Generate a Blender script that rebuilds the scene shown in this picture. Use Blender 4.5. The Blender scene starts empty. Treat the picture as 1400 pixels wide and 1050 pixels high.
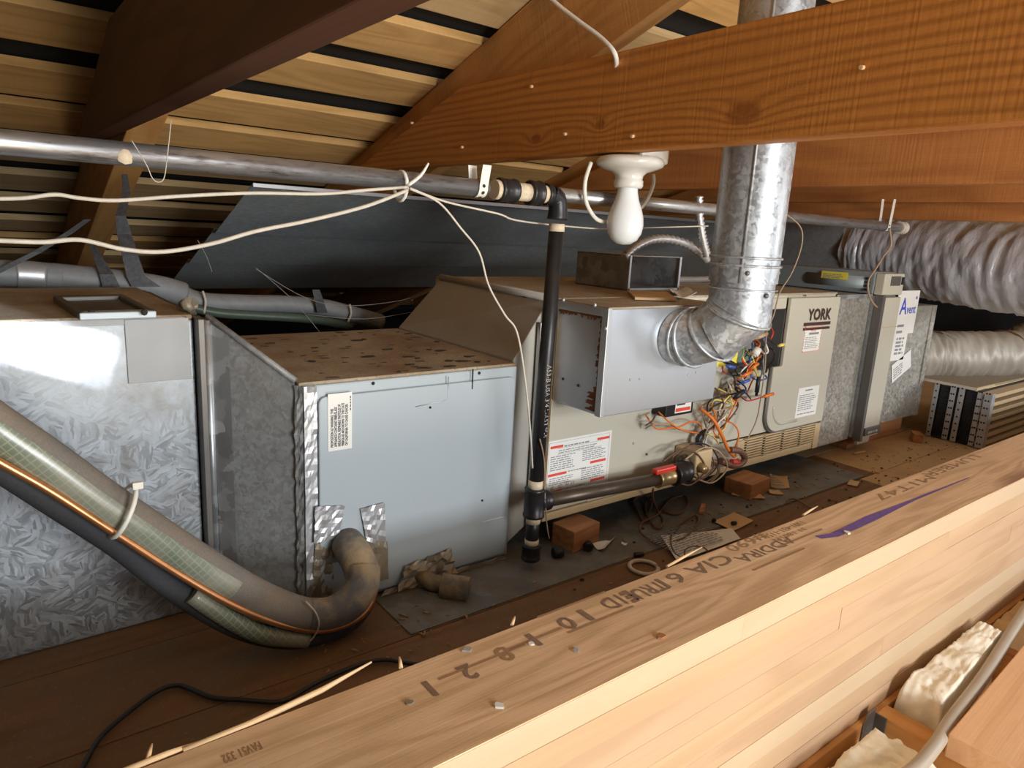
import bpy, bmesh, math, random
from mathutils import Vector, Matrix, noise as mnoise
random.seed(7)
SC = bpy.context.scene
COL = SC.collection
V = Vector
# ------------------------------------------------------------------ camera
# world: X along the furnace run, Y into the attic, Z up; platform floor z=0
CAM = V((0, 0, .63)); FPX = 950.0
_X = V((.793, -.0907, .602)).normalized()
_D = V((-.0522, .975, .2157)); _D = (_D - _X * _X.dot(_D)).normalized()
_Y = _X.cross(_D)
def ray(u, v):
    r = V((u - 700, v - 525, FPX))
    return V((r.dot(_X), r.dot(_Y), -r.dot(_D)))
def at(u, v, x=None, y=None, z=None):
    """Point of the attic seen at photograph pixel u,v on a plane x=, y= or z=."""
    d = ray(u, v)
    s = x / d.x if x is not None else (y / d.y if y is not None else (z - CAM.z) / d.z)
    return CAM + d * s
cam = bpy.data.cameras.new('camera'); co = bpy.data.objects.new('camera', cam); COL.objects.link(co)
right = V((_X.x, _Y.x, -_D.x)); down = V((_X.y, _Y.y, -_D.y)); fwd = V((_X.z, _Y.z, -_D.z))
m = Matrix.Identity(4)
for i in range(3):
    m[i][0] = right[i]; m[i][1] = -down[i]; m[i][2] = -fwd[i]; m[i][3] = CAM[i]
co.matrix_world = m
cam.sensor_width = 36; cam.sensor_fit = 'HORIZONTAL'; cam.lens = FPX / 1400 * 36
cam.clip_start = .02; cam.clip_end = 60
SC.camera = co
# ------------------------------------------------------------------ light
w = bpy.data.worlds.new('sky'); SC.world = w; w.use_nodes = True
bg = w.node_tree.nodes['Background']; bg.inputs[0].default_value = (.86, .93, 1, 1); bg.inputs[1].default_value = .25
def area(name, loc, target, sx, sy, power, color):
    l = bpy.data.lights.new(name, 'AREA'); l.shape = 'RECTANGLE'; l.size = sx; l.size_y = sy
    l.energy = power; l.color = color
    o = bpy.data.objects.new(name, l); COL.objects.link(o); o.location = loc
    o.rotation_euler = (V(target) - V(loc)).to_track_quat('-Z', 'Y').to_euler()
    return o
area('daylight_opening', (.66, -2.3, .62), (.8, 1.0, .45), .9, .32, 43, (.93, .97, 1))
area('roof_opening', (.95, -2.2, 1.08), (1.1, .6, .2), .9, .4, 26, (1, .96, .89))
area('added_uplight', (.58, -1.25, -.28), (.95, .7, 1.2), .5, .5, 17, (1, .88, .70))  # added lamp without a known source, brightens roof boards and ties from below
area('gable_daylight', (4.4, -1.7, .80), (1.8, 1.0, .3), 1.0, .45, 31, (.96, .97, 1))
g_ = area('gap_daylight', (-.25, -1.5, .80), (.035, 1.11, .458), .24, .07, .11, (.70, .86, 1)); g_.data.spread = math.radians(.35)
g_.rotation_euler.rotate_axis('Z', math.radians(-20))
SC.view_settings.view_transform = 'Standard'; SC.view_settings.look = 'None'
SC.view_settings.gamma = 1; SC.view_settings.use_curve_mapping = False
SC.view_settings.exposure = 0.3
SC.cycles.use_denoising = True
SC.cycles.max_bounces = 8
# ------------------------------------------------------------------ node helpers
class G:
    def __init__(s, name):
        s.m = bpy.data.materials.new(name); s.m.use_nodes = True; s.t = s.m.node_tree
        s.b = s.t.nodes['Principled BSDF']; s._tc = None
    def n(s, typ, **kw):
        n = s.t.nodes.new('ShaderNode' + typ)
        for k, v in kw.items(): setattr(n, k, v)
        return n
    def l(s, a, b): s.t.links.new(a, b)
    def put(s, inp, v):
        if hasattr(v, 'links'): s.l(v, inp)
        elif isinstance(v, (tuple, list)) and len(v) == 3 and inp.type == 'RGBA': inp.default_value = (*v, 1)
        else: inp.default_value = v
    def obj(s):
        if s._tc is None: s._tc = s.n('TexCoord')
        return s._tc.outputs['Object']
    def rnd(s): return s.n('ObjectInfo').outputs['Random']
    def map(s, vec, scale=(1, 1, 1), rot=(0, 0, 0), loc=(0, 0, 0)):
        n = s.n('Mapping'); s.put(n.inputs[0], vec)
        n.inputs['Scale'].default_value = scale; n.inputs['Rotation'].default_value = rot; n.inputs['Location'].default_value = loc
        return n.outputs[0]
    def noise(s, vec, scale=5, detail=3, rough=.55, dist=0, col=False):
        n = s.n('TexNoise'); s.put(n.inputs['Vector'], vec); n.inputs['Scale'].default_value = scale
        n.inputs['Detail'].default_value = detail; n.inputs['Roughness'].default_value = rough; n.inputs['Distortion'].default_value = dist
        return n.outputs[1 if col else 0]
    def vor(s, vec, scale=5, feature='F1', out=0, rand=1):
        n = s.n('TexVoronoi'); n.feature = feature; s.put(n.inputs['Vector'], vec); n.inputs['Scale'].default_value = scale
        n.inputs['Randomness'].default_value = rand
        return n.outputs[out]
    def mth(s, op, a, b=0, c=0, clamp=False):
        n = s.n('Math', operation=op); n.use_clamp = clamp
        s.put(n.inputs[0], a); s.put(n.inputs[1], b); s.put(n.inputs[2], c)
        return n.outputs[0]
    def vm(s, op, a, b):
        n = s.n('VectorMath', operation=op); s.put(n.inputs[0], a); s.put(n.inputs[1], b)
        return n.outputs[1] if op in ('DISTANCE', 'LENGTH', 'DOT_PRODUCT') else n.outputs[0]
    def mix(s, f, a, b, mode='MIX'):
        n = s.n('Mix', data_type='RGBA', blend_type=mode); s.put(n.inputs[0], f); s.put(n.inputs[6], a); s.put(n.inputs[7], b)
        return n.outputs[2]
    def ramp(s, f, *stops):
        n = s.n('ValToRGB'); s.put(n.inputs[0], f); e = n.color_ramp.elements
        while len(e) < len(stops): e.new(.5)
        for q, (p, c) in zip(e, stops):
            q.position = p; q.color = (c, c, c, 1) if isinstance(c, (int, float)) else (*c, 1)
        return n.outputs[0]
    def rng(s, f, a, b, c=0, d=1):
        n = s.n('MapRange'); s.put(n.inputs[0], f)
        for i, q in enumerate((a, b, c, d)): n.inputs[i + 1].default_value = q
        return n.outputs[0]
    def bump(s, h, strength=.3, dist=.002):
        n = s.n('Bump'); n.inputs['Strength'].default_value = strength; n.inputs['Distance'].default_value = dist
        s.put(n.inputs['Height'], h); s.l(n.outputs[0], s.b.inputs['Normal'])
    def fin(s, col=None, rough=None, metal=None, **kw):
        if col is not None: s.put(s.b.inputs['Base Color'], col)
        if rough is not None: s.put(s.b.inputs['Roughness'], rough)
        if metal is not None: s.put(s.b.inputs['Metallic'], metal)
        for k, v in kw.items(): s.put(s.b.inputs[k.replace('_', ' ')], v)
        return s.m
def plain(name, col, rough=.5, metal=0, var=.12, scale=30, bump=0):
    g = G(name); n = g.noise(g.obj(), scale, 4, .6)
    c = g.mix(n, tuple(x * (1 - var) for x in col), tuple(min(1, x * (1 + var)) for x in col))
    if bump: g.bump(n, bump, .002)
    return g.fin(c, rough, metal)
def wood(name, c1, c2, rings=9, knots=(), kn=0, rough=.7, saw=0, dust=None, dust_amt=.5, off=True, stain=.25, fine=.5, lin=0):
    """grain along local X"""
    g = G(name); p = g.obj()
    if off:
        cx = g.n('CombineXYZ'); g.l(g.mth('MULTIPLY', g.rnd(), 13), cx.inputs[0]); g.l(g.mth('MULTIPLY', g.rnd(), 5.7), cx.inputs[1])
        p0 = p; p = g.vm('ADD', p, cx.outputs[0])
    base = g.noise(g.map(p, (.8, 7, 7)), 1.6, 2, .5)
    r = g.mth('MULTIPLY', base, rings * 6.28)
    if lin:
        sp = g.n('SeparateXYZ'); g.l(p, sp.inputs[0]); r = g.mth('ADD', r, g.mth('MULTIPLY', sp.outputs[2], lin * 6.28))
    kmask = None
    for (kx, ky, kz, kr) in knots:
        q = g.vm('SUBTRACT', g.obj(), (kx, ky, kz)); q = g.map(q, (.55, 1, 1))
        d = g.vm('LENGTH', q, (0, 0, 0))
        f = g.mth('POWER', 2.718, g.mth('DIVIDE', g.mth('MULTIPLY', d, -1), kr * 1.5))
        r = g.mth('ADD', r, g.mth('MULTIPLY', f, 16))
        k = g.rng(g.mth('ADD', d, g.mth('MULTIPLY', g.noise(g.obj(), 90, 2), kr * .5)), kr * 1.0, kr * 1.45, 1, 0)
        kmask = k if kmask is None else g.mth('MAXIMUM', kmask, k)
    if kn:
        vd = g.vor(g.map(p, (.8, 3, 3)), kn)
        f = g.mth('POWER', 2.718, g.mth('MULTIPLY', vd, -9)); r = g.mth('ADD', r, g.mth('MULTIPLY', f, 14))
        k = g.rng(vd, .05, .085, 1, 0); kmask = k if kmask is None else g.mth('MAXIMUM', kmask, k)
    sn = g.mth('MULTIPLY_ADD', g.mth('SINE', r), .5, .5)
    sn = g.mth('POWER', sn, 1.8)
    streak = g.noise(g.map(p, (2.2, 160, 160)), 1, 3, .6)
    fac = g.mth('ADD', g.mth('MULTIPLY', sn, 1 - fine), g.mth('MULTIPLY', streak, fine), clamp=True)
    c = g.mix(fac, c1, c2)
    big = g.noise(g.map(p, (1.5, 5, 5)), 2.2, 4, .6)
    c = g.mix(g.mth('MULTIPLY', g.rng(big, .45, .75), stain), c, tuple(x * .55 for x in c1))
    if kmask is not None: c = g.mix(g.mth('MULTIPLY', kmask, .75), c, (c1[0] * .38, c1[1] * .27, c1[2] * .25))
    h = streak
    if saw:
        wv = g.noise(g.map(p, (170, 3, 3)), 1, 1, .5)
        c = g.mix(g.mth('MULTIPLY', g.rng(wv, .35, .75), saw), c, tuple(x * .6 for x in c1)); h = g.mth('ADD', h, g.mth('MULTIPLY', wv, 1.2))
    if dust is not None:
        dn = g.noise(g.obj(), 9, 5, .65)
        c = g.mix(g.rng(dn, .62 - dust_amt * .4, .8 - dust_amt * .3), c, dust)
        spk = g.noise(g.obj(), 260, 2, .7); c = g.mix(g.mth('MULTIPLY', g.rng(spk, .6, .72), .35), c, tuple(min(1, x * 2.2) for x in dust))
    g.bump(h, .35, .0015)
    return g.fin(c, rough)
def galv(name, v1=.30, v2=.58, scale=42, tint=(.93, .97, 1.0), metal=.75, rough=.42, needles=False, dirt=0, dirt_col=(.16, .12, .08)):
    g = G(name); p = g.obj()
    pd = g.vm('ADD', p, g.vm('SCALE', g.vm('SUBTRACT', g.noise(p, 55, 2, .5, col=True), (.5, .5, .5)), (0, 0, 0)))
    n = pd.node; n.inputs[3].default_value = 1
    for x in g.t.nodes:
        if x.bl_idname == 'ShaderNodeVectorMath' and x.operation == 'SCALE': x.inputs[3].default_value = .009 if needles else .03
    if needles:
        fs_ = []
        for rot, off in (((0, .5, 0), 0), ((0, 1.6, 0), 3), ((0, 2.6, 0), 7)):
            sc_ = g.n('SeparateColor'); g.l(g.vor(g.map(g.map(pd, (1, 1, 1), rot, (off, 0, 0)), (1, 1, 4.5)), 60, out=1), sc_.inputs[0]); fs_.append(sc_.outputs[0])
        sel = g.n('SeparateColor'); g.l(g.vor(p, 48, out=1), sel.inputs[0])
        a_ = g.mth('GREATER_THAN', sel.outputs[0], .36); b_ = g.mth('GREATER_THAN', sel.outputs[0], .68)
        f = g.mth('ADD', g.mth('MULTIPLY', fs_[0], g.mth('SUBTRACT', 1, a_)), g.mth('MULTIPLY', fs_[1], g.mth('SUBTRACT', a_, b_)))
        f = g.mth('ADD', f, g.mth('MULTIPLY', fs_[2], b_))
    else:
        sa = g.n('SeparateColor'); g.l(g.vor(pd, scale, out=1), sa.inputs[0]); f = sa.outputs[0]
    f2 = g.mth('ADD', g.mth('MULTIPLY', f, .75), g.mth('MULTIPLY', g.noise(p, 4, 4), .35), clamp=True)
    c = g.mix(f2, tuple(v1 * t for t in tint), tuple(v2 * t for t in tint))
    if dirt:
        dn = g.noise(p, 14, 6, .7)
        c = g.mix(g.mth('MULTIPLY', g.rng(dn, .45, .7), dirt), c, dirt_col)
        mt = g.mth('SUBTRACT', metal, g.mth('MULTIPLY', g.rng(dn, .45, .7), dirt * metal))
    else: mt = metal
    g.bump(f, .12, .001)
    return g.fin(c, g.rng(f, 0, 1, rough - .08, rough + .14), mt)
M = {}
M['tie'] = wood('tie_wood', (.64, .265, .052), (.36, .122, .022), 3.2, lin=62, knots=((.955, -.02, -.046, .017), (1.275, -.02, -.037, .008), (1.47, -.02, -.05, .009)), rough=.62, saw=.3, off=False, stain=.3, fine=.32)
M['tie_b'] = wood('tie_wood_dark', (.52, .21, .055), (.33, .11, .028), 5, rough=.65, saw=.3)
M['tie_shade'] = wood('tie_wood_shaded', (.12, .045, .017), (.065, .023, .009), 5, rough=.7)  # tie wood with the shade on the upper left tie put into its colour
M['rafter'] = wood('rafter_wood', (.70, .38, .13), (.50, .23, .065), 6, kn=1.2, saw=.25)
M['pale'] = wood('pale_wood', (.86, .60, .33), (.70, .43, .20), 6, kn=.8, stain=.15)
M['sheath'] = wood('sheathing_wood', (.86, .52, .20), (.60, .33, .11), 7, kn=1.2, stain=.4, saw=.15)
M['sheath_b'] = wood('sheathing_wood_grey', (.76, .53, .27), (.54, .36, .165), 7, kn=1.1, stain=.5, saw=.15)
M['lam_a'] = wood('lamination_cream', (.57, .43, .285), (.52, .385, .24), 4, stain=.1, rough=.6, fine=.6)
M['lam_b'] = wood('lamination_sand', (.56, .385, .23), (.47, .31, .175), 5, kn=.5, stain=.12, rough=.6)
M['lam_c'] = wood('lamination_pink', (.55, .37, .23), (.43, .275, .16), 6, kn=.6, stain=.12, rough=.6)
M['lam_top'] = wood('lamination_weathered_top', (.82, .57, .35), (.56, .355, .19), 11, kn=.55, stain=.4, rough=.8, fine=.4)
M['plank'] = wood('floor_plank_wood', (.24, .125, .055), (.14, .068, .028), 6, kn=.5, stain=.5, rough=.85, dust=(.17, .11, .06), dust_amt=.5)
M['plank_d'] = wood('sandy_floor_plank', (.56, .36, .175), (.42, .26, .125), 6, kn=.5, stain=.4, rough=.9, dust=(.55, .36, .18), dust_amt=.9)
M['joist'] = wood('joist_wood', (.70, .36, .12), (.50, .22, .06), 6, stain=.2, rough=.65)
M['board_pink'] = wood('pinkish_board', (.80, .49, .27), (.68, .38, .19), 6, kn=.4, stain=.15)
M['block'] = wood('block_wood', (.56, .27, .11), (.30, .12, .05), 9, stain=.4)
M['splinter'] = wood('splinter_wood', (.88, .63, .36), (.75, .48, .24), 5)
M['felt'] = plain('black_felt', (.012, .012, .013), .95)
M['galv'] = galv('galvanized_steel', .36, .62, 38, rough=.40)
M['galv_pipe'] = galv('galvanized_flue_steel', .36, .66, 130, tint=(.88, .94, 1), rough=.40, metal=.6)
M['galv_needle'] = galv('galvanized_spangle', .22, .58, tint=(.84, .92, 1.0), metal=.5, rough=.48, needles=True, dirt=.4)
M['galv_dull'] = galv('galvanized_dull', .24, .36, 170, tint=(.96, .99, 1), metal=.4, rough=.58, dirt=.45, dirt_col=(.13, .11, .09))
M['galv_warm'] = galv('galvanized_warm', .26, .52, 150, tint=(1, .96, .85), metal=.55, rough=.45, dirt=.4)
M['green_wrap'] = plain('dark_green_wrap', (.07, .10, .075), .4, 0, .3, 80)
M['galv_box'] = galv('weathered_galvanized_box', .22, .46, 45, metal=.4, rough=.5, dirt=.3)
M['grey_box'] = plain('slate_grey_enamel', (.25, .29, .30), .4, .1, .05)
M['dusty_sheet'] = plain('dusty_grey_sheet', (.40, .385, .345), .7, .1, .12, 12)
M['foam_g'] = plain('silver_grey_pipe_wrap', (.24, .25, .26), .6, .1, .25, 50, .2)
M['pad'] = galv('dusty_pad_metal', .14, .24, 25, tint=(1, 1, .93), metal=.3, rough=.6, dirt=1.0, dirt_col=(.13, .095, .06))
M['alu'] = plain('brushed_aluminium', (.60, .64, .70), .33, .75, .06, 6)
M['alu_side'] = plain('dull_aluminium', (.50, .52, .55), .42, .6, .12, 12)
M['rust'] = plain('rust', (.20, .08, .03), .9, 0, .6, 60, .4)
M['cabinet'] = plain('grey_blue_paint', (.42, .48, .52), .42, .1, .03, 5)
M['beige'] = plain('beige_enamel', (.53, .50, .41), .38, 0, .03, 4)
M['beige_d'] = plain('beige_enamel_lower', (.56, .42, .24), .5, 0, .06, 8)
M['dark'] = plain('dark_void', (.02, .02, .018), .8)
M['steel_b'] = plain('black_steel', (.035, .034, .036), .38, .5, .4, 60)
def _():
    g = G('overhead_pipe_steel'); n = g.noise(g.map(g.obj(), (4, 30, 30)), 2, 5, .7)
    c = g.mix(g.rng(n, .5, .66), (.48, .49, .51), (.12, .095, .075))
    return g.fin(c, g.rng(n, .3, .7, .22, .55), .85)
M['pipe_top'] = _()
M['dusty_tape'] = plain('dusty_grey_tape', (.40, .41, .42), .7, 0, .12, 18)
M['brown_steel'] = plain('brown_black_steel', (.10, .075, .055), .4, .5, .35, 50)
def _():
    g = G('blue_grey_sheet'); n = g.noise(g.map(g.obj(), (16, 90, 90)), 3, 4, .75); b = g.noise(g.obj(), 2.2, 4, .6)
    c = g.mix(g.rng(n, .48, .70), (.40, .46, .48), (.76, .82, .84)); c = g.mix(g.rng(b, .45, .7), c, (.30, .35, .37))
    g.bump(n, .35, .002)
    return g.fin(c, .45, 0)
M['sheetm'] = _()
M['white_pl'] = plain('white_plastic', (.80, .78, .70), .4)
M['porcelain'] = plain('white_porcelain', (.82, .80, .74), .18, 0, .03)
M['bulb'] = plain('frosted_glass_bulb', (.88, .92, .95), .12, 0, .02)
M['wire_w'] = plain('dusty_white_wire', (.58, .53, .45), .6, 0, .2, 90)
M['wire_tan'] = plain('tan_wire', (.34, .24, .16), .5)
M['paper'] = plain('paper', (.80, .79, .75), .7, 0, .05)
M['paper_tan'] = plain('tan_paper', (.62, .42, .22), .8, 0, .12)
M['ink'] = plain('black_ink', (.05, .05, .055), .7)
M['ink_grey'] = plain('grey_ink', (.25, .26, .28), .7)
M['ink_w'] = plain('white_ink', (.34, .34, .33), .6, 0, .6, 150)
M['ink_red'] = plain('red_ink', (.75, .07, .04), .6)
M['ink_blue'] = plain('blue_ink', (.06, .09, .55), .6)
M['ink_brown'] = plain('dark_brown_print', (.06, .025, .018), .4)
M['stamp'] = plain('stamp_ink', (.25, .16, .105), .8, 0, .35, 120)
M['stamp_f'] = plain('faded_stamp_ink', (.36, .215, .11), .8, 0, .25, 120)
M['purple'] = plain('purple_crayon', (.17, .10, .33), .7, 0, .4, 150)
def _():
    g = G('grey_foam_insulation'); p = g.obj(); n = g.noise(p, 7, 5, .65); s = g.noise(p, 400, 2)
    c = g.mix(g.rng(n, .4, .62), (.12, .112, .10), (.18, .14, .10)); c = g.mix(g.mth('MULTIPLY', s, .3), c, (.42, .40, .37))
    g.bump(s, .5, .001); return g.fin(c, .95)
M['foam'] = _()
def _():
    g = G('grey_dusty_foam_elbow'); p = g.obj(); n = g.noise(p, 14, 5, .65); s = g.noise(p, 400, 2)
    c = g.mix(g.rng(n, .42, .6), (.13, .13, .13), (.36, .27, .16)); g.bump(s, .5, .001); return g.fin(c, .95)
M['foam_e'] = _()
M['foam_b'] = plain('black_foam', (.035, .036, .04), .8, 0, .3, 200, .3)
def _():
    g = G('green_mesh_tape'); p = g.map(g.obj(), (1, 1, 1), (0, .62, 0))
    wv = []
    for ax in ('X', 'Z'):
        q = g.n('TexWave', bands_direction=ax); g.put(q.inputs['Vector'], p); q.inputs['Scale'].default_value = 38
        wv.append(g.rng(q.outputs['Fac'], .86, .98))
    f = g.mth('MAXIMUM', wv[0], wv[1])
    c = g.mix(f, (.15, .18, .13), (.25, .285, .205)); c = g.mix(g.rng(g.noise(g.obj(), 9, 4), .4, .7), c, (.30, .29, .23))
    return g.fin(c, .25)
M['tape_g'] = _()
M['copper'] = plain('copper', (.56, .26, .11), .32, .8, .35, 25)
def _():
    g = G('silver_duct_film'); p = g.obj(); n = g.noise(p, 20, 4, .6)
    c = g.mix(n, (.42, .43, .47), (.60, .61, .66)); g.bump(g.noise(g.map(p, (1, 2.5, 1)), 30, 4, .6), .6, .006); return g.fin(c, .36, .3)
M['flex'] = _()
M['flex_d'] = plain('dusty_duct_film', (.40, .36, .30), .5, .2, .2, 20, .3)
M['foil'] = plain('foil_tape', (.55, .56, .58), .42, .6, .15, 60, .2)
M['foil_d'] = plain('dusty_foil_tape', (.30, .25, .18), .5, .3, .3, 40, .3)
M['conduit'] = plain('flexible_steel_conduit', (.62, .62, .63), .36, .7, .1)
M['red_pl'] = plain('red_plastic', (.70, .035, .02), .35)
M['brass'] = plain('brass_fitting', (.42, .31, .16), .35, .7, .3)
M['thread'] = plain('pipe_dope', (.66, .55, .40), .8, 0, .3, 200)
M['pvc'] = plain('grey_conduit', (.40, .34, .27), .5)
for k, c in dict(orange=(.78, .20, .03), black=(.02, .02, .022), yellow=(.80, .62, .16), blue=(.05, .11, .42), green=(.10, .35, .14),
                 white=(.75, .74, .70), red=(.62, .05, .03), brown=(.16, .075, .045), grey=(.22, .24, .27), tan=(.45, .32, .20)).items():
    M['w_' + k] = plain(k + '_wire', c, .45)
M['lemon'] = plain('yellow_enamel', (.78, .66, .08), .4)
def _():
    g = G('dusty_top'); p = g.obj(); n = g.noise(p, 6, 5, .65); s = g.noise(p, 220, 3, .7)
    c = g.mix(g.rng(n, .38, .66), (.40, .34, .25), (.25, .165, .09)); c = g.mix(g.rng(s, .58, .7), c, (.12, .075, .045))
    g.bump(s, .5, .002); return g.fin(c, .9)
M['dust'] = _()
def _():
    g = G('pale_dusty_top'); p = g.obj(); n = g.noise(p, 7, 5, .65); s = g.noise(p, 200, 3, .7)
    c = g.mix(g.rng(n, .4, .66), (.40, .36, .28), (.30, .21, .12)); c = g.mix(g.rng(s, .6, .7), c, (.16, .11, .07)); return g.fin(c, .85)
M['dust_p'] = _()
M['flake'] = plain('dark_flakes', (.05, .032, .02), .95)
M['dirt'] = plain('sawdust', (.36, .24, .13), 1, 0, .5, 90)
M['wool'] = plain('white_fibre_insulation', (.86, .80, .66), 1, 0, .12, 40, .6)
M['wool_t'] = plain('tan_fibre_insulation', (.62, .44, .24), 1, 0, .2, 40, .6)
M['hanger'] = plain('dark_joist_hanger', (.16, .15, .14), .5, .6)
M['board_g'] = plain('particle_board', (.30, .24, .16), .9, 0, .3, 120)
M['fin'] = plain('black_fins', (.05, .05, .055), .5, .5)
M['web'] = plain('cobweb', (.30, .29, .27), .9)
# ------------------------------------------------------------------ mesh helpers
class MB:
    def __init__(s): s.v = []; s.f = []; s.sm = []
    def add(s, vs, fs, smooth=False, mat=None):
        o = len(s.v)
        s.v += [tuple(mat @ V(q)) if mat else tuple(q) for q in vs]
        for f in fs: s.f.append(tuple(i + o for i in f)); s.sm.append(smooth)
        return s
    def hexa(s, p):           # 0-3 one face, 4-7 the opposite one
        return s.add(p, [(3, 2, 1, 0), (4, 5, 6, 7), (0, 1, 5, 4), (1, 2, 6, 5), (2, 3, 7, 6), (3, 0, 4, 7)])
    def box(s, a, b):
        x0, y0, z0 = a; x1, y1, z1 = b
        return s.hexa([(x0, y0, z0), (x1, y0, z0), (x1, y1, z0), (x0, y1, z0), (x0, y0, z1), (x1, y0, z1), (x1, y1, z1), (x0, y1, z1)])
    def prism(s, poly, d):    # polygon extruded by vector d
        n = len(poly); d = V(d); p = [V(q) for q in poly]
        return s.add(p + [q + d for q in p], [tuple(range(n))[::-1], tuple(range(n, 2 * n))] + [(i, (i + 1) % n, n + (i + 1) % n, n + i) for i in range(n)])
    def tube(s, pts, r, n=10, smooth=0, caps=True, r_fn=None, arc=None):
        p = [V(q) for q in pts]
        if smooth:
            if isinstance(r, list) and len(r) == len(p):
                k_ = len(r); r = [r[min(j // smooth, k_ - 1)] + (r[min(j // smooth + 1, k_ - 1)] - r[min(j // smooth, k_ - 1)]) * (j % smooth) / smooth for j in range((k_ - 1) * smooth + 1)]
            elif isinstance(r, list): r = r[0]
            p = catmull(p, smooth)
        t = [(p[min(i + 1, len(p) - 1)] - p[max(i - 1, 0)]).normalized() for i in range(len(p))]
        up = V((0, 0, 1)) if abs(t[0].z) < .9 else V((0, 1, 0))
        nrm = (up - t[0] * up.dot(t[0])).normalized()
        vs = []; L = len(p)
        for i in range(L):
            nrm = (nrm - t[i] * nrm.dot(t[i])).normalized(); bn = t[i].cross(nrm)
            rr = r_fn(i / (L - 1)) if r_fn else (r[i] if isinstance(r, list) else r)
            for k in range(n):
                a = 2 * math.pi * k / n if arc is None else arc[0] + (arc[1] - arc[0]) * k / (n - 1)
                vs.append(p[i] + (nrm * math.cos(a) + bn * math.sin(a)) * rr)
        fs = []
        kk = n if arc is None else n - 1
        for i in range(L - 1):
            for k in range(kk): fs.append((i * n + k, i * n + (k + 1) % n, (i + 1) * n + (k + 1) % n, (i + 1) * n + k))
        s.add(vs, fs, True)
        if caps and arc is None:
            o = len(s.v) - L * n
            s.f += [tuple(o + k for k in range(n))[::-1], tuple(o + (L - 1) * n + k for k in range(n))]; s.sm += [False, False]
        return s
    def lathe(s, prof, c, axis=(0, 0, 1), n=28):
        c = V(c); a = V(axis).normalized(); u = a.orthogonal().normalized(); w2 = a.cross(u)
        vs = [c + a * h + (u * math.cos(6.28318 * k / n) + w2 * math.sin(6.28318 * k / n)) * r for r, h in prof for k in range(n)]
        fs = [(i * n + k, i * n + (k + 1) % n, (i + 1) * n + (k + 1) % n, (i + 1) * n + k) for i in range(len(prof) - 1) for k in range(n)]
        return s.add(vs, fs, True)
    def build(s, name, mat, parent=None, bevel=0, world=None):
        me = bpy.data.meshes.new(name); me.from_pydata(s.v, [], s.f)
        me.polygons.foreach_set('use_smooth', s.sm); me.materials.append(M[mat] if isinstance(mat, str) else mat)
        bm = bmesh.new(); bm.from_mesh(me); bmesh.ops.recalc_face_normals(bm, faces=bm.faces); bm.to_mesh(me); bm.free()
        o = bpy.data.objects.new(name, me); COL.objects.link(o)
        if bevel:
            b = o.modifiers.new('bevel', 'BEVEL'); b.width = bevel; b.segments = 2; b.limit_method = 'ANGLE'
        hang(o, parent, world)
        return o
def hang(o, parent, world=None):
    if world is not None: o.matrix_basis = world
    if parent is not None:
        o.parent = parent; o.matrix_parent_inverse = WM[parent.name].inverted()
    WM[o.name] = world if world is not None else Matrix.Identity(4)
WM = {}
def catmull(p, k):
    out = []
    for i in range(len(p) - 1):
        a, b, c, d = p[max(i - 1, 0)], p[i], p[i + 1], p[min(i + 2, len(p) - 1)]
        for j in range(k):
            t = j / k
            out.append(.5 * ((2 * b) + (c - a) * t + (2 * a - 5 * b + 4 * c - d) * t * t + (3 * b - a - 3 * c + d) * t ** 3))
    out.append(p[-1]); return out
def thing(name, label, cat, loc=(0, 0, 0), group=None):
    o = bpy.data.objects.new(name, None); COL.objects.link(o); o.location = loc; o.empty_display_size = .05
    WM[o.name] = Matrix.Translation(loc)
    return tag(o, label, cat, group)
def tag(o, label=None, cat=None, group=None, kind=None):
    if label: o['label'] = label
    if cat: o['category'] = cat
    if group: o['group'] = group
    if kind: o['kind'] = kind
    return o
def struct(o): o['kind'] = 'structure'; return o
def board(name, a, b, w, t, up, mat, parent=None, bevel=.002, ends=None):
    """box from a to b, grain along its local X; w measured along up x dir, t along up"""
    a, b, up = V(a), V(b), V(up); d = (b - a); L = d.length; d.normalize()
    up = (up - d * up.dot(d)).normalized(); s = up.cross(d)
    wm = Matrix.Identity(4)
    for i in range(3): wm[i][0] = d[i]; wm[i][1] = s[i]; wm[i][2] = up[i]; wm[i][3] = a[i]
    mb = MB().box((0, -w / 2, -t / 2), (L, w / 2, t / 2))
    return mb.build(name, mat, parent, bevel, wm)
_tc = {}
def glyphs(body, size, align='LEFT'):
    cu = bpy.data.curves.new('t', 'FONT'); cu.body = body; cu.size = size; cu.align_x = align; cu.resolution_u = 2
    o = bpy.data.objects.new('t', cu); COL.objects.link(o)
    me = bpy.data.meshes.new_from_object(o.evaluated_get(bpy.context.evaluated_depsgraph_get()))
    r = ([v.co.copy() for v in me.vertices], [tuple(p.vertices) for p in me.polygons])
    bpy.data.objects.remove(o); bpy.data.meshes.remove(me); bpy.data.curves.remove(cu)
    return r
def frame(o, ux, uy):
    o, ux, uy = V(o), V(ux).normalized(), V(uy); uy = (uy - ux * uy.dot(ux)).normalized(); n = ux.cross(uy)
    mt = Matrix.Identity(4)
    for i in range(3): mt[i][0] = ux[i]; mt[i][1] = uy[i]; mt[i][2] = n[i]; mt[i][3] = o[i]
    return mt
def text(mb, body, size, mt, x, y, bold=0, sx=1):
    vs, fs = glyphs(body, size)
    offs = [(0, 0)] if not bold else [(0, 0), (bold, 0), (bold / 2, bold / 2), (0, bold)]
    for i, (ax, ay) in enumerate(offs):
        mb.add([(v.x * sx + x + ax, v.y + y + ay, .0012 + i * .00005) for v in vs], fs, False, mt)
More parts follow.
